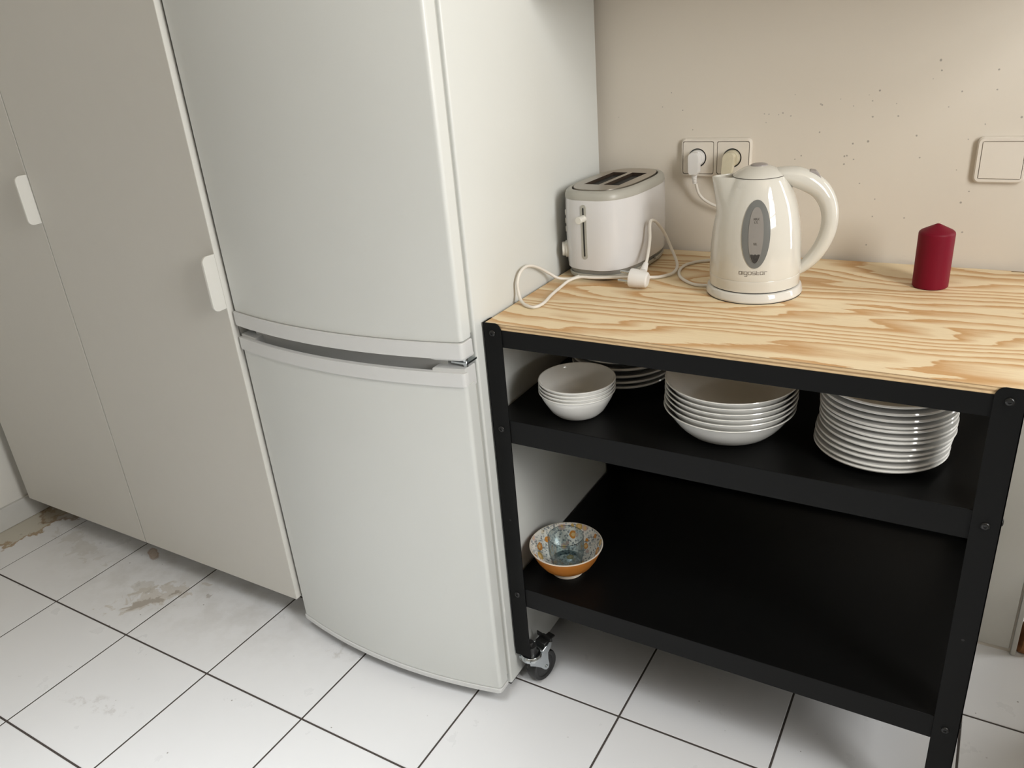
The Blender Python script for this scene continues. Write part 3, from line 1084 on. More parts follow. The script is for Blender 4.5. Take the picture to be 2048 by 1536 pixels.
gl = finish('glass_tumbler', bm, ['glass', 'painted_edge_line'], None, 60, (FBX - 0.0015, FBY + 0.0025, Z3 + 0.0156))
tag(gl, 'pale blue glass tumbler standing inside the floral bowl', 'glass')

# ------------------------------------------------------------------ candle
cd = thing('pillar_candle', 'burgundy pillar candle with pointed top on the plywood', 'candle', (0.6970, 0.4225, TOP + 0.0002))
bm = bmesh.new()
lathe(bm, [(0.0, 0.0), (0.0275, 0.0), (0.0296, 0.0022), (0.0296, 0.0965), (0.0288, 0.0995), (0.0262, 0.1020), (0.0130, 0.1088), (0.0030, 0.1138), (0.0, 0.1148)], 56, cap0=False, cap1=False)
finish('wax_body', bm, 'candle', cd, 40)
bm = bmesh.new()
tube(bm, catmull([(0, 0, 0.112), (0.0004, 0, 0.1165), (0.0016, 0.0004, 0.1195)], 4), 0.0007, 6)
finish('wick', bm, 'wick', cd)

# ------------------------------------------------------------------ kettle
KX, KY, KA = 0.4085, 0.3150, math.radians(14.0)
KB = TOP + 0.0003
kb = thing('kettle_base', 'round white power base under the kettle with its cable', 'kettle base', (KX, KY, KB))
koff = parent_off(kb)
bm = bmesh.new()
lathe(bm, [(0.0, 0.0010), (0.0850, 0.0010), (0.0866, 0.0030), (0.0868, 0.0050), (0.0845, 0.0150), (0.0822, 0.0172), (0.0780, 0.0176), (0.0, 0.0176)], 72, cap0=False, cap1=False)
finish('base_disc', bm, 'kettle_base', kb, 40)
bm = bmesh.new()
lathe(bm, [(0.0, 0.0), (0.0855, 0.0), (0.0855, 0.0012), (0.0, 0.0012)], 48, cap0=False, cap1=False)
finish('base_underside', bm, 'black', kb, 40)
pth = catmull([(0.335, 0.312, 0.8845), (0.312, 0.306, 0.8835), (0.289, 0.312, 0.8832), (0.257, 0.3435, 0.8832), (0.2385, 0.385, 0.8832), (0.2357, 0.429, 0.8832), (0.252, 0.460, 0.8832),
               (0.272, 0.4735, 0.8835), (0.315, 0.497, 0.886), (0.345, 0.520, 0.905), (0.348, 0.545, 0.940), (0.318, 0.5545, 0.965), (0.2680, 0.5540, 0.9810), (0.2385, 0.5520, 0.9950), (0.2240, 0.5490, 1.0110), (0.2185, 0.5450, 1.0330)], 8)
bm = bmesh.new()
tube(bm, [p - koff + Vector((0, 0, 0.0026 if p.z < 0.95 else 0.0)) for p in pth], 0.0030, 10)
finish('cable', bm, 'cord', kb, 60)


def wall_plug(cx, cz, mat, parent, off, lean=0.0):
    """angled earthed plug seated in a wall socket, lead leaving downwards"""
    bm = bmesh.new()
    y = WALL_Y - 0.012
    c = Vector((cx, 0, cz))
    cyl(bm, Vector((cx, y + 0.004, cz)) - off, Vector((cx, y - 0.012, cz)) - off, 0.0172, 0.0164, 28)
    pts = []
    for k in range(9):
        a = math.radians(180 * k / 8)
        pts.append((cx + 0.0118 * math.cos(a), cz + 0.006 + 0.0090 * math.sin(a)))
    pts += [(cx - 0.0112 + lean, cz - 0.026), (cx - 0.0080 + lean, cz - 0.031), (cx + 0.0080 + lean, cz - 0.031), (cx + 0.0112 + lean, cz - 0.026)]
    prism(bm, pts, y - 0.0270, y - 0.0090, 'y', 0, off)
    bevel_all(bm, 0.0014, 2)
    p = finish('plug', bm, mat, parent, 35)
    bm = bmesh.new()
    zz = cz - 0.029
    path, rads = [], []
    for k in range(13):
        t = k / 12
        path.append(Vector((cx + lean, y - 0.0178 + 0.004 * t, zz - 0.0215 * t)) - off)
        rads.append((0.0066 - 0.0024 * t) * (0.90 if (k % 2 and k > 1) else 1.04))
    tube(bm, path, rads, 14)
    finish('strain_relief', bm, mat, p, 20)
    return p


S1X, S1Z, S2X = 0.2165, 1.0845, 0.2910
wall_plug(S1X, S1Z, 'plug', kb, koff, 0.0)

kt = thing('electric_kettle', 'ivory plastic electric kettle with oval water gauge on the plywood', 'kettle', (KX, KY, KB + 0.0178), KA)
# all parts below in kettle coordinates: +x towards the handle, -y towards the gauge
ZB = 0.0178
prof_r = [(0.0008, 0.0785), (0.0020, 0.0806), (0.0215, 0.0812), (0.0224, 0.0804), (0.0233, 0.0812), (0.0500, 0.0810), (0.0750, 0.0798), (0.0950, 0.0778), (0.1150, 0.0750),
          (0.1350, 0.0712), (0.1500, 0.0673), (0.1620, 0.0632), (0.1730, 0.0582), (0.1820, 0.0540), (0.1890, 0.0502), (0.1950, 0.0468)]


def kr(z):
    if z <= prof_r[0][0]:
        return prof_r[0][1]
    for (z0, r0), (z1, r1) in zip(prof_r, prof_r[1:]):
        if z <= z1:
            return r0 + (r1 - r0) * (z - z0) / (z1 - z0)
    return prof_r[-1][1]


def spout_r(z, th):
    """polar radius with the pouring lip bulging towards -x"""
    r = kr(z)
    d = math.atan2(math.sin(th - math.pi), math.cos(th - math.pi))
    t = max(0.0, (z - 0.105) / (0.1950 - 0.105))
    target = 0.0700 + 0.0105 * t ** 1.6
    amp = max(0.0, target - r) * min(1.0, t * 3.0)
    wdt = 0.62 - 0.26 * t
    return r + amp * max(0.0, 1 - (abs(d) / (wdt * 1.55)) ** 1.15) ** 1.25


bm = bmesh.new()
SEG = 96
rings = []
zs = []
for (z0, r0), (z1, r1) in zip(prof_r, prof_r[1:]):
    nsub = max(1, int((z1 - z0) / 0.006))
    zs += [z0 + (z1 - z0) * k / nsub for k in range(nsub)]
zs.append(prof_r[-1][0])
for z in zs:
    rings.append([bm.verts.new((spout_r(z, 2 * math.pi * k / SEG) * math.cos(2 * math.pi * k / SEG), spout_r(z, 2 * math.pi * k / SEG) * math.sin(2 * math.pi * k / SEG), z)) for k in range(SEG)])
# lip thickness and the sunken channel under the lid
zt = prof_r[-1][0]
for (dr, dz) in ((-0.0022, 0.0012), (-0.0040, 0.0), (-0.0055, -0.0070)):
    rings.append([bm.verts.new(((spout_r(zt, 2 * math.pi * k / SEG) + dr) * math.cos(2 * math.pi * k / SEG), (spout_r(zt, 2 * math.pi * k / SEG) + dr) * math.sin(2 * math.pi * k / SEG), zt + dz)) for k in range(SEG)])
for a, b2 in zip(rings, rings[1:]):
    for k in range(SEG):
        bm.faces.new((a[k], a[(k + 1) % SEG], b2[(k + 1) % SEG], b2[k]))
bm.faces.new(rings[0][::-1])
bm.faces.new(rings[-1])
finish('body', bm, 'kettle', kt, 50)
bm = bmesh.new()
lathe(bm, [(0.0, -0.0002), (0.0780, -0.0002), (0.0790, 0.0010), (0.0, 0.0012)], 64, cap0=False, cap1=False)
finish('bottom_seam', bm, 'black', kt, 40)
bm = bmesh.new()
lathe(bm, [(0.0, 0.1910), (0.0440, 0.1910), (0.0450, 0.1948), (0.0452, 0.1960), (0.0440, 0.1980), (0.0390, 0.2020), (0.0320, 0.2068), (0.0240, 0.2104), (0.0150, 0.2128), (0.0, 0.2136)], 64, cap0=False, cap1=False)
lid = finish('lid', bm, 'kettle', kt, 50)
bm = bmesh.new()
lathe(bm, [(0.0461, 0.1960), (0.0464, 0.1964), (0.0461, 0.1968), (0.0444, 0.1968), (0.0444, 0.1960)], 64, cap0=False, cap1=False)
finish('lid_seam', bm, 'print', lid, 50)
bm = bmesh.new()
lathe(bm, [(0.0, 0.2118), (0.0150, 0.2118), (0.0147, 0.2142), (0.0110, 0.2158), (0.0, 0.2164)], 40, cap0=False, cap1=False)
finish('lid_button', bm, 'kettle_switch', lid, 50)
# handle: thick loop from the lid hinge round to the foot of the body
hp = [(0.026, 0, 0.1975), (0.044, 0, 0.1955), (0.064, 0, 0.1905), (0.086, 0, 0.1810), (0.1050, 0, 0.1670), (0.1180, 0, 0.1460), (0.1240, 0, 0.1210), (0.1225, 0, 0.0940), (0.1145, 0, 0.0690), (0.1015, 0, 0.0470), (0.0880, 0, 0.0320), (0.0745, 0, 0.0220)]
hh = [0.0100, 0.0140, 0.0180, 0.0185, 0.0172, 0.0158, 0.0146, 0.0140, 0.0134, 0.0124, 0.0110, 0.0095]
hw = [0.0170, 0.0200, 0.0205, 0.0195, 0.0180, 0.0170, 0.0162, 0.0158, 0.0156, 0.0152, 0.0145, 0.0135]
pp = catmull(hp, 6)
rad = []
for i in range(len(pp)):
    u = i / 6
    k = min(int(u), len(hh) - 2)
    f = u - k
    rad.append((hh[k] + (hh[k + 1] - hh[k]) * f, hw[k] + (hw[k + 1] - hw[k]) * f))
bm = bmesh.new()
tube(bm, pp, rad, 28, ref=(0, 1, 0))
hd = finish('handle', bm, 'kettle', kt, 60)
bm = bmesh.new()
sx = Vector((0.0950, 0, 0.1905))
pts = [(-0.0150, -0.0060), (-0.0150, 0.0040), (-0.0060, 0.0088), (0.0020, 0.0068), (0.0155, 0.0020), (0.0155, -0.0060)]
ca, sa = math.cos(math.radians(-38)), math.sin(math.radians(-38))
prism(bm, [(sx.x + a * ca - c * sa, sx.z + a * sa + c * ca) for a, c in pts], -0.0085, 0.0085, 'y')
bevel_all(bm, 0.0016, 2)
finish('power_switch', bm, 'kettle_switch', hd, 40)


def ksurf(u, z, off):
    """point on the kettle front: u = arc length from the gauge axis (positive to the right), z height"""
    r = kr(z)
    th = -math.pi / 2 + u / r
    return Vector(((r + off) * math.cos(th), (r + off) * math.sin(th), z))


def surf_patch(name, outline_fn, off, mat, parent, rings_n=5, n=64, edge=0.0):
    """patch wrapped on the kettle: concentric rings of an outline (u, z)"""
    bm = bmesh.new()
    pts = [outline_fn(2 * math.pi * k / n) for k in range(n)]
    cu = sum(p[0] for p in pts) / n
    cz = sum(p[1] for p in pts) / n
    centre = bm.verts.new(ksurf(cu, cz, off))
    prev = None
    for s in range(1, rings_n + 1):
        f = s / rings_n
        ring = [bm.verts.new(ksurf(cu + (p[0] - cu) * f, cz + (p[1] - cz) * f, off)) for p in pts]
        for k in range(n):
            k2 = (k + 1) % n
            if prev is None:
                bm.faces.new((centre, ring[k], ring[k2]))
            else:
                bm.faces.new((prev[k], ring[k], ring[k2], prev[k2]))
        prev = ring
    skirt = [bm.verts.new(ksurf(p[0] * (1 + edge), p[1], -0.0004)) for p in pts]
    for k in range(n):
        bm.faces.new((prev[k], skirt[k], skirt[(k + 1) % n], prev[(k + 1) % n]))
    return finish(name, bm, mat, parent, 60)


GZ = 0.1065
gauge = surf_patch('water_gauge', lambda a: (0.0240 * math.cos(a), GZ + 0.0585 * math.sin(a)), 0.0012, 'kettle_grey', kt)


def win_outline(a):
    c, s = math.cos(a), math.sin(a)
    return (0.0125 * math.copysign(abs(c) ** 0.85, c) * (1 - 0.10 * (s < 0) * abs(s)), GZ - 0.001 + 0.0480 * math.copysign(abs(s) ** 0.95, s))


surf_patch('gauge_window', win_outline, 0.0018, 'gauge_clear', gauge)


def low_outline(a):
    # bottom end of the window up to a level line: chord above, window curve below
    c, sn = math.cos(a), math.sin(a)
    z0, z1 = GZ - 0.0490, GZ - 0.0335
    if sn >= 0:
        z = z1
        lim = 0.0125 * max(0.0, 1 - ((z - GZ + 0.001) / 0.0480) ** 2) ** 0.5 * 0.90
        return (lim * c, z + 0.0008 * math.sin(9 * a))
    z = z1 + (z0 - z1) * (-sn)
    lim = 0.0125 * max(0.0, 1 - ((z - GZ + 0.001) / 0.0480) ** 2) ** 0.5 * 0.90
    return (math.copysign(lim, c) if abs(c) > 1e-6 else 0.0, z)


surf_patch('gauge_foot', low_outline, 0.0021, 'gauge_dark', gauge, 4, 32)

# stroke lettering wrapped on the kettle
GLYPH = {
    'a': ([[(0.1, 1), (1, 1), (1, 0), (0.1, 0), (0, 0.1), (0, 0.9), (0.1, 1)], [(1, 1), (1, -0.02)]], 1.0),
    'i': ([[(0, 0), (0, 0.72)], [(0, 0.92), (0, 1.06)]], 0.0),
    'g': ([[(1, 1), (0.1, 1), (0, 0.9), (0, 0.1), (0.1, 0), (1, 0)], [(1, 1), (1, -0.55), (0.9, -0.65), (0.1, -0.65)]], 1.0),
    'o': ([[(0.1, 0), (0.9, 0), (1, 0.1), (1, 0.9), (0.9, 1), (0.1, 1), (0, 0.9), (0, 0.1), (0.1, 0)]], 1.0),
    's': ([[(1, 1), (0.1, 1), (0, 0.9), (0, 0.58), (0.1, 0.5), (0.9, 0.5), (1, 0.42), (1, 0.1), (0.9, 0), (0, 0)]], 0.95),
    't': ([[(0, 1.25), (0, 0.1), (0.1, 0), (0.8, 0)], [(0, 0.66), (0.8, 0.66)]], 0.8),
    'r': ([[(0, 0), (0, 0.9), (0.1, 1), (0.9, 1)]], 0.8),
    'M': ([[(0, 0), (0, 1), (0.5, 0.4), (1, 1), (1, 0)]], 1.0),
    'A': ([[(0, 0), (0.5, 1), (1, 0)], [(0.22, 0.38), (0.78, 0.38)]], 1.0),
    'X': ([[(0, 0), (1, 1)], [(0, 1), (1, 0)]], 1.0),
    '1': ([[(0, 0.75), (0.3, 1), (0.3, 0)]], 0.3),
    '7': ([[(0, 1), (0.8, 1), (0.3, 0)]], 0.8),
    '0': ([[(0, 0), (0.8, 0), (0.8, 1), (0, 1), (0, 0)]], 0.8),
    '.': ([[(0, 0), (0, 0.12)]], 0.0),
    'L': ([[(0, 1), (0, 0), (0.7, 0)]], 0.7),
}


def lettering(name, rows, off, mat, parent):
    bm = bmesh.new()
    for (text, u0, z0, w, h, gap, stroke) in rows:
        u = u0
        for ch in text:
            strokes, adv = GLYPH[ch]
            for st in strokes:
                for (ax, ay), (bx, by) in zip(st, st[1:]):
                    pa = Vector((u + ax * w, z0 + ay * h))
                    pb = Vector((u + bx * w, z0 + by * h))
                    d = (pb - pa)
                    if d.length < 1e-9:
                        continue
                    d.normalize()
                    nrm = Vector((-d.y, d.x)) * stroke / 2
                    pa -= d * stroke / 2
                    pb += d * stroke / 2
                    q = [ksurf(p.x, p.y, off) for p in (pa + nrm, pb + nrm, pb - nrm, pa - nrm)]
                    bm.faces.new([bm.verts.new(v) for v in q])
            u += adv * w + gap
    return finish(name, bm, mat, parent, None)


lettering('brand_lettering', [('aigostar', -0.0262, 0.0365, 0.0050, 0.0052, 0.0021, 0.0009)], 0.0004, 'print_grey', kt)
lettering('maximum_mark', [('MAX', -0.0042, GZ + 0.0255, 0.0022, 0.0034, 0.0009, 0.0007), ('1.7L', -0.0034, GZ + 0.0200, 0.0019, 0.0034, 0.0008, 0.0006)], 0.0021, 'print', gauge)
lettering('level_mark', [('1.0L', -0.0034, GZ - 0.0165, 0.0019, 0.0034, 0.0008, 0.0006)], 0.0021, 'print', gauge)

# ------------------------------------------------------------------ toaster
TX, TY, TA = 0.0885, 0.4180, math.radians(-3.2)
TO_A, TO_B, TO_N = 0.0790, 0.1350, 2.95
tt = thing('toaster', 'white two-slot toaster with grey rim against the fridge side', 'toaster', (TX, TY, TOP + 0.0003), TA)


def sup(a, sx=0.0, n=TO_N):
    c, s = math.cos(a), math.sin(a)
    return ((TO_A + sx) * math.copysign(abs(c) ** (2 / n), c), (TO_B + sx) * math.copysign(abs(s) ** (2 / n), s))


def oval_stack(name, layers, mat, parent, seg=88, caps=(True, True)):
    """stack of super-elliptic rings: layers = [(inset, z)]"""
    bm = bmesh.new()
    rings = []
    for ins, z in layers:
        rings.append([bm.verts.new((*sup(2 * math.pi * (k + 0.5) / seg, ins), z)) for k in range(seg)])
    for a, b2 in zip(rings, rings[1:]):
        for k in range(seg):
            bm.faces.new((a[k], a[(k + 1) % seg], b2[(k + 1) % seg], b2[k]))
    if caps[0]:
        bm.faces.new(rings[0][::-1])
    if caps[1]:
        bm.faces.new(rings[-1])
    return finish(name, bm, mat, parent, 40)


TB = TOP
oval_stack('base', [(-0.0075, 0.0030), (-0.0045, 0.0042), (-0.0030, 0.0085), (-0.0040, 0.0125)], 'toaster_rim', tt)
oval_stack('base_band', [(-0.0072, 0.0120), (-0.0055, 0.0150), (-0.0040, 0.0225)], 'toaster_grey', tt)
oval_stack('body', [(-0.0030, 0.0212), (-0.0010, 0.0225), (0.0, 0.0400), (0.0008, 0.0850), (0.0004, 0.1350), (-0.0006, 0.1645)], 'toaster', tt)
oval_stack('top_rim', [(-0.0004, 0.1640), (0.0, 0.1655), (-0.0004, 0.1710), (-0.0024, 0.1768), (-0.0065, 0.1804), (-0.0120, 0.1814), (-0.0135, 0.1806), (-0.0138, 0.1756)], 'toaster_rim', tt, caps=(True, True))
oval_stack('plate_seam', [(-0.0137, 0.1758), (-0.0137, 0.1764)], 'black', tt)
# steel top plate with two openings
bm = bmesh.new()
seg = 88
outer = [sup(2 * math.pi * (k + 0.5) / seg, -0.0168) for k in range(seg)]
PZ = 0.1828
holes = []
for cx in (-0.0225, 0.0225):
    holes.append([(cx - 0.0172, -0.067), (cx + 0.0172, -0.067), (cx + 0.0172, 0.067), (cx - 0.0172, 0.067)])
ov = [bm.verts.new((x, y, PZ)) for x, y in outer]
es = [bm.edges.new((ov[k], ov[(k + 1) % seg])) for k in range(seg)]
for h in holes:
    hv = [bm.verts.new((x, y, PZ)) for x, y in h]
    es += [bm.edges.new((hv[k], hv[(k + 1) % 4])) for k in range(4)]
bmesh.ops.triangle_fill(bm, use_beauty=True, use_dissolve=False, edges=es)
lo_v = [bm.verts.new((x, y, 0.1758)) for x, y in outer]
for k in range(seg):
    bm.faces.new((ov[k], lo_v[k], lo_v[(k + 1) % seg], ov[(k + 1) % seg]))
plate = finish('top_plate', bm, 'steel', tt, 30)
for h, cx in zip(holes, (-0.0225, 0.0225)):
    bm = bmesh.new()
    v0 = [bm.verts.new((x, y, PZ - 0.0001)) for x, y in h]
    v1 = [bm.verts.new((x * 1.0, y * 1.0, PZ - 0.075)) for x, y in h]
    for k in range(4):
        bm.faces.new((v0[k], v0[(k + 1) % 4], v1[(k + 1) % 4], v1[k]))
    bm.faces.new(v1)
    for gx in (cx - 0.0085, cx + 0.0085):
        for k in range(7):
            y = -0.054 + 0.018 * k
            tube(bm, [(gx, y, PZ - 0.006), (gx, y, PZ - 0.07)], 0.0008, 5)
    finish('bread_slot', bm, 'slot_dark', tt, 30)
# the whole rim must be open under the plate: the slots are cut by the wells above, so lower the rim cap
LA = math.radians(270 - 15)


def tsurf(a, off, z):
    x, y = sup(a, 0.0)
    x2, y2 = sup(a + 0.02, 0.0)
    x1, y1 = sup(a - 0.02, 0.0)
    t = Vector((x2 - x1, y2 - y1, 0)).normalized()
    nrm = Vector((t.y, -t.x, 0))
    return Vector((x, y, z)) + nrm * off, t, nrm


def slot_shape(a, w, z0, z1, off, n=8):
    p0, t, nrm = tsurf(a, off, 0)
    pts = []
    for k in range(n + 1):
        b = math.pi * k / n
        pts.append((w * math.cos(b), z1 - w + w * math.sin(b)))
    for k in range(n + 1):
        b = math.pi + math.pi * k / n
        pts.append((w * math.cos(b), z0 + w + w * math.sin(b)))
    return p0, t, nrm, pts


def slot_plate(name, a, w, z0, z1, off, mat, parent):
    p0, t, nrm, pts = slot_shape(a, w, z0, z1, off)
    bm = bmesh.new()
    f = [bm.verts.new(p0 + t * u + Vector((0, 0, z))) for u, z in pts]
    bkk = [bm.verts.new(p0 + t * u * 1.12 + Vector((0, 0, z)) - nrm * (off + 0.003)) for u, z in pts]
    bm.faces.new(f)
    m = len(pts)
    for k in range(m):
        bm.faces.new((f[k], bkk[k], bkk[(k + 1) % m], f[(k + 1) % m]))
    return finish(name, bm, mat, parent, 40)


# find the angle on the front end where the lever track sits
best = None
for k in range(1800):
    a = math.pi + math.pi * k / 1800
    if best is None or abs(sup(a)[0] + 0.0060) < best[0]:
        best = (abs(sup(a)[0] + 0.0060), a)
LA = best[1]
track = slot_plate('lever_track', LA, 0.0062, 0.0450, 0.1560, 0.0010, 'toaster_rim', tt)
slot_plate('track_slit', LA, 0.0015, 0.0510, 0.1500, 0.0014, 'black', track)
p0, t, nrm = tsurf(LA, 0.0, 0.1290)
bm = bmesh.new()
cyl(bm, p0 - nrm * 0.002, p0 + nrm * 0.006, 0.0070, seg=20)
cyl(bm, p0 + nrm * 0.004, p0 + nrm * 0.0215, 0.0062, 0.0074, 24)
bevel_all(bm, 0.0008, 1, [e for e in bm.edges if e.is_manifold and len(e.link_faces) == 2 and e.calc_face_angle(0) > 1.0])
finish('lever', bm, 'knob', tt, 40)
# browning knob and buttons on the side turned to the fridge
KN = math.radians(180 + 44)
p0, t, nrm = tsurf(KN, 0.0, 0.0560)
bm = bmesh.new()
cyl(bm, p0 - nrm * 0.003, p0 + nrm * 0.004, 0.0175, seg=32)
cyl(bm, p0 + nrm * 0.003, p0 + nrm * 0.0110, 0.0150, 0.0142, 32)
finish('browning_knob', bm, 'knob', tt, 40)
for z in (0.098, 0.115, 0.132):
    p0, t, nrm = tsurf(KN, 0.0, z)
    bm = bmesh.new()
    cyl(bm, p0 - nrm * 0.002, p0 + nrm * 0.0018, 0.0062, 0.0056, 20)
    finish('button', bm, 'knob', tt, 40)
bm = bmesh.new()
add_box(bm, TO_A - 0.0045, TO_A + 0.0005, 0.020, 0.036, 0.0105, 0.0150)
bevel_all(bm, 0.0008, 1)
finish('crumb_tray_catch', bm, 'toaster_rim', tt, 40)
for (x, y) in ((-0.034, -0.088), (0.036, -0.088), (-0.036, 0.088), (0.036, 0.088)):
    bm = bmesh.new()
    lathe(bm, [(0.0, 0.0), (0.0055, 0.0), (0.0062, 0.0012), (0.0062, 0.0048), (0.0, 0.0048)], 16, center=(x, y, 0), cap0=False, cap1=False)
    finish('foot', bm, 'knob', tt, 40)
# cable looping past the fridge, along the front of the toaster and up its right side to the loose plug
inv = (Matrix.Translation(Vector((TX, TY, TOP + 0.0003 - 0.0026))) @ Matrix.Rotation(TA, 4, 'Z')).inverted()
wp = [(0.072, 0.330, 0.8885), (0.0580, 0.2950, 0.8865), (0.0450, 0.2720, 0.8850), (0.0270, 0.2540, 0.8900), (0.0120, 0.2420, 0.9030), (0.0062, 0.2050, 0.9260), (0.0052, 0.1680, 0.9385), (0.0052, 0.1400, 0.9350),
      (0.0054, 0.1250, 0.9180), (0.0080, 0.1220, 0.8990), (0.0190, 0.1120, 0.8860), (0.0400, 0.0965, 0.8836), (0.0585, 0.0950, 0.8836), (0.0630, 0.1210, 0.8836), (0.0545, 0.1680, 0.8836), (0.0490, 0.2230, 0.8840),
      (0.0540, 0.2480, 0.8890), (0.0680, 0.2680, 0.8915), (0.0980, 0.2735, 0.8910), (0.1420, 0.2800, 0.8930), (0.1820, 0.3060, 0.8900), (0.2070, 0.3300, 0.8840), (0.2230, 0.3470, 0.8838), (0.2330, 0.3680, 0.8850), (0.2260, 0.4080, 0.8910),
      (0.2080, 0.4220, 0.9200), (0.1950, 0.4200, 0.9500), (0.1850, 0.4000, 0.9780), (0.1810, 0.3820, 0.9870), (0.1815, 0.3700, 0.9810), (0.1850, 0.3600, 0.9530), (0.1895, 0.3350, 0.9240), (0.1915, 0.3200, 0.9135)]
path = [inv @ p for p in catmull([Vector(p) for p in wp], 7)]
bm = bmesh.new()
tube(bm, path, 0.0031, 10)
cord = finish('cable', bm, 'cord', tt, 60)
# loose angled plug resting on the plywood, pins towards the fridge
bm = bmesh.new()
a0, a1 = Vector((0.1915, 0.3200, 0.9135)), Vector((0.1960, 0.2930, 0.9040))
n = 12
pth, rads = [], []
for k in range(n + 1):
    f = k / n
    pth.append(inv @ (a0 + (a1 - a0) * f))
    rads.append((0.0052 + 0.0026 * f) * (0.90 if k % 2 else 1.04))
tube(bm, pth, rads, 14)
pl_relief = bm
cx, cy, cz = 0.1990, 0.2600, 0.9015
bm2 = bmesh.new()
ang = math.radians(8)
ax = Vector((-math.cos(ang), -math.sin(ang) * 0.6, 0.10)).normalized()
c = Vector((cx, cy, cz))
tube(bm2, [inv @ (c + ax * s) for s in (-0.020, -0.0175, 0.0, 0.0135, 0.0160)], [0.0120, 0.0150, 0.0178, 0.0184, 0.0176], 26)
b0_, b1_ = c - ax * 0.004, Vector((0.1960, 0.2930, 0.9040))
tube(bm2, [inv @ (b0_ + (b1_ - b0_) * s) for s in (0.0, 0.5, 0.85, 1.0)], [(0.0120, 0.0100), (0.0115, 0.0095), (0.0100, 0.0085), (0.0080, 0.0072)], 18)
plg = finish('plug', bm2, 'plug', tt, 40)
finish('strain_relief', pl_relief, 'plug', plg, 20)
side_v = ax.cross(Vector((0, 0, 1))).normalized()
upv = side_v.cross(ax).normalized()
for s in (-1, 1):
    bm = bmesh.new()
    d = (upv * 0.75 + side_v * 0.66).normalized()
    p = c + d * (0.0095 * s)
    tube(bm, [inv @ (p + ax * 0.014), inv @ (p + ax * 0.0370), inv @ (p + ax * 0.0385)], [0.0024, 0.0024, 0.0014], 14)
    finish('pin', bm, 'chrome', plg, 40)

# ------------------------------------------------------------------ wall socket, switch, second plug
ws = thing('wall_socket', 'double wall socket with two plugs behind the kettle', 'socket', (0.2550, WALL_Y, 1.0850))
woff = parent_off(ws)


def frame_ring(name, w, h, cx, cz, cuts, parent, off, depth=0.0105):
    """rounded frame with square openings"""
    bm = bmesh.new()
    y0, y1 = WALL_Y - depth, WALL_Y - 0.0002
    out = rounded_rect(w, h, 0.010, 6, cx, cz)
    fr_o = rounded_rect(w - 0.005, h - 0.005, 0.009, 6, cx, cz)
    e = []
    f_v = [bm.verts.new((x - off.x, y0 - off.y, z - off.z)) for x, z in fr_o]
    e += [bm.edges.new((f_v[k], f_v[(k + 1) % len(f_v)])) for k in range(len(f_v))]
    cut_v = []
    for c in cuts:
        cv = [bm.verts.new((x - off.x, y0 - off.y, z - off.z)) for x, z in c]
        e += [bm.edges.new((cv[k], cv[(k + 1) % len(cv)])) for k in range(len(cv))]
        cut_v.append((cv, c))
    bmesh.ops.triangle_fill(bm, use_beauty=True, use_dissolve=False, edges=e)
    m_v = [bm.verts.new((x - off.x, y0 + 0.003 - off.y, z - off.z)) for x, z in out]
    b_v = [bm.verts.new((x - off.x, y1 - off.y, z - off.z)) for x, z in out]
    n = len(out)
    for k in range(n):
        k2 = (k + 1) % n
        bm.faces.new((f_v[k], m_v[k], m_v[k2], f_v[k2]))
        bm.faces.new((m_v[k], b_v[k], b_v[k2], m_v[k2]))
    for cv, c in cut_v:
        dv = [bm.verts.new((x - off.x, y1 - off.y, z - off.z)) for x, z in c]
        for k in range(len(cv)):
            bm.faces.new((cv[k], cv[(k + 1) % len(cv)], dv[(k + 1) % len(cv)], dv[k]))
    return finish(name, bm, 'socket', parent, 35)


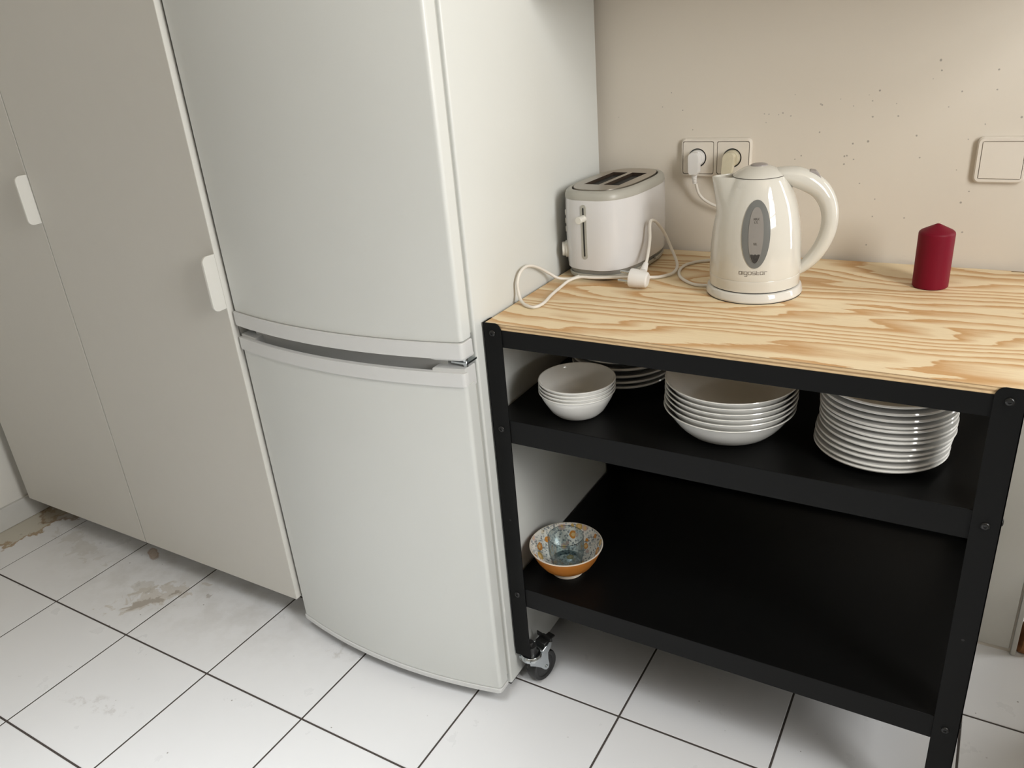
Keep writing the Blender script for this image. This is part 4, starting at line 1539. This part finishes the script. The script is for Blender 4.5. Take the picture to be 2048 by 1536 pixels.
S2Z = 1.0845
cuts = [rounded_rect(0.0680, 0.0680, 0.004, 4, x, S1Z) for x in (S1X + 0.0015, S2X + 0.0015)]
frame_ring('frame', 0.1500, 0.0800, 0.2555, S1Z, cuts, ws, woff)
for x in (S1X, S2X):
    bm = bmesh.new()
    out = rounded_rect(0.0654, 0.0654, 0.004, 7, x + 0.0015, S1Z)
    n = len(out)
    y0 = WALL_Y - 0.0100
    ov = [bm.verts.new((a - woff.x, y0 - woff.y, b - woff.z)) for a, b in out]
    bv = [bm.verts.new((a - woff.x, WALL_Y - 0.0004 - woff.y, b - woff.z)) for a, b in out]
    hs = 40
    hole = [(x + 0.0196 * math.cos(2 * math.pi * k / hs), S1Z + 0.0196 * math.sin(2 * math.pi * k / hs)) for k in range(hs)]
    hv = [bm.verts.new((a - woff.x, y0 - woff.y, b - woff.z)) for a, b in hole]
    es = [bm.edges.new((ov[k], ov[(k + 1) % n])) for k in range(n)] + [bm.edges.new((hv[k], hv[(k + 1) % hs])) for k in range(hs)]
    bmesh.ops.triangle_fill(bm, use_beauty=True, use_dissolve=False, edges=es)
    for k in range(n):
        bm.faces.new((ov[k], bv[k], bv[(k + 1) % n], ov[(k + 1) % n]))
    ins = finish('socket_insert', bm, 'socket', ws, 35)
    bm = bmesh.new()
    lathe(bm, [(0.0196, 0.0), (0.0196, 0.0088), (0.0, 0.0088)], 40, cap0=False, cap1=False)
    bmesh.ops.rotate(bm, verts=bm.verts[:], cent=(0, 0, 0), matrix=Matrix.Rotation(math.radians(-90), 3, 'X'))
    bmesh.ops.translate(bm, verts=bm.verts[:], vec=Vector((x, y0 + 0.0001, S1Z)) - woff)
    finish('well', bm, 'kettle_grey', ins, 35)

pp2 = thing('power_plug', 'yellowed power plug in the right-hand socket behind the kettle spout', 'plug', (S2X, WALL_Y - 0.02, 1.0))
poff = parent_off(pp2)
pb = wall_plug(S2X, S1Z, 'plug_cream', pp2, poff, -0.004)
bm = bmesh.new()
pth = catmull([(S2X - 0.004, 0.5440, 1.0350), (S2X - 0.003, 0.5480, 1.0050), (S2X + 0.004, 0.5640, 0.9650), (S2X + 0.012, 0.5646, 0.9200), (S2X + 0.014, 0.5646, 0.8700), (S2X + 0.014, 0.5646, 0.7600)], 6)
tube(bm, [p - poff for p in pth], 0.0028, 8)
finish('cable', bm, 'cord', pp2, 60)

sw = thing('light_switch', 'square cream light switch on the wall above the candle', 'switch', (0.7760, WALL_Y, 1.0825))
soff = parent_off(sw)
frame_ring('frame', 0.0815, 0.0815, 0.7760, 1.0825, [rounded_rect(0.0680, 0.0668, 0.003, 4, 0.7768, 1.0825)], sw, soff, 0.0110)
bm = bmesh.new()
pts = [(WALL_Y - 0.0004, 1.0825 - 0.0326), (WALL_Y - 0.0004, 1.0825 + 0.0326), (WALL_Y - 0.0085, 1.0825 + 0.0326), (WALL_Y - 0.0125, 1.0825 - 0.0326)]
prism(bm, pts, 0.7768 - 0.0332, 0.7768 + 0.0332, 'x', 0, soff)
bevel_all(bm, 0.0012, 2)
finish('rocker', bm, 'socket', sw, 35)
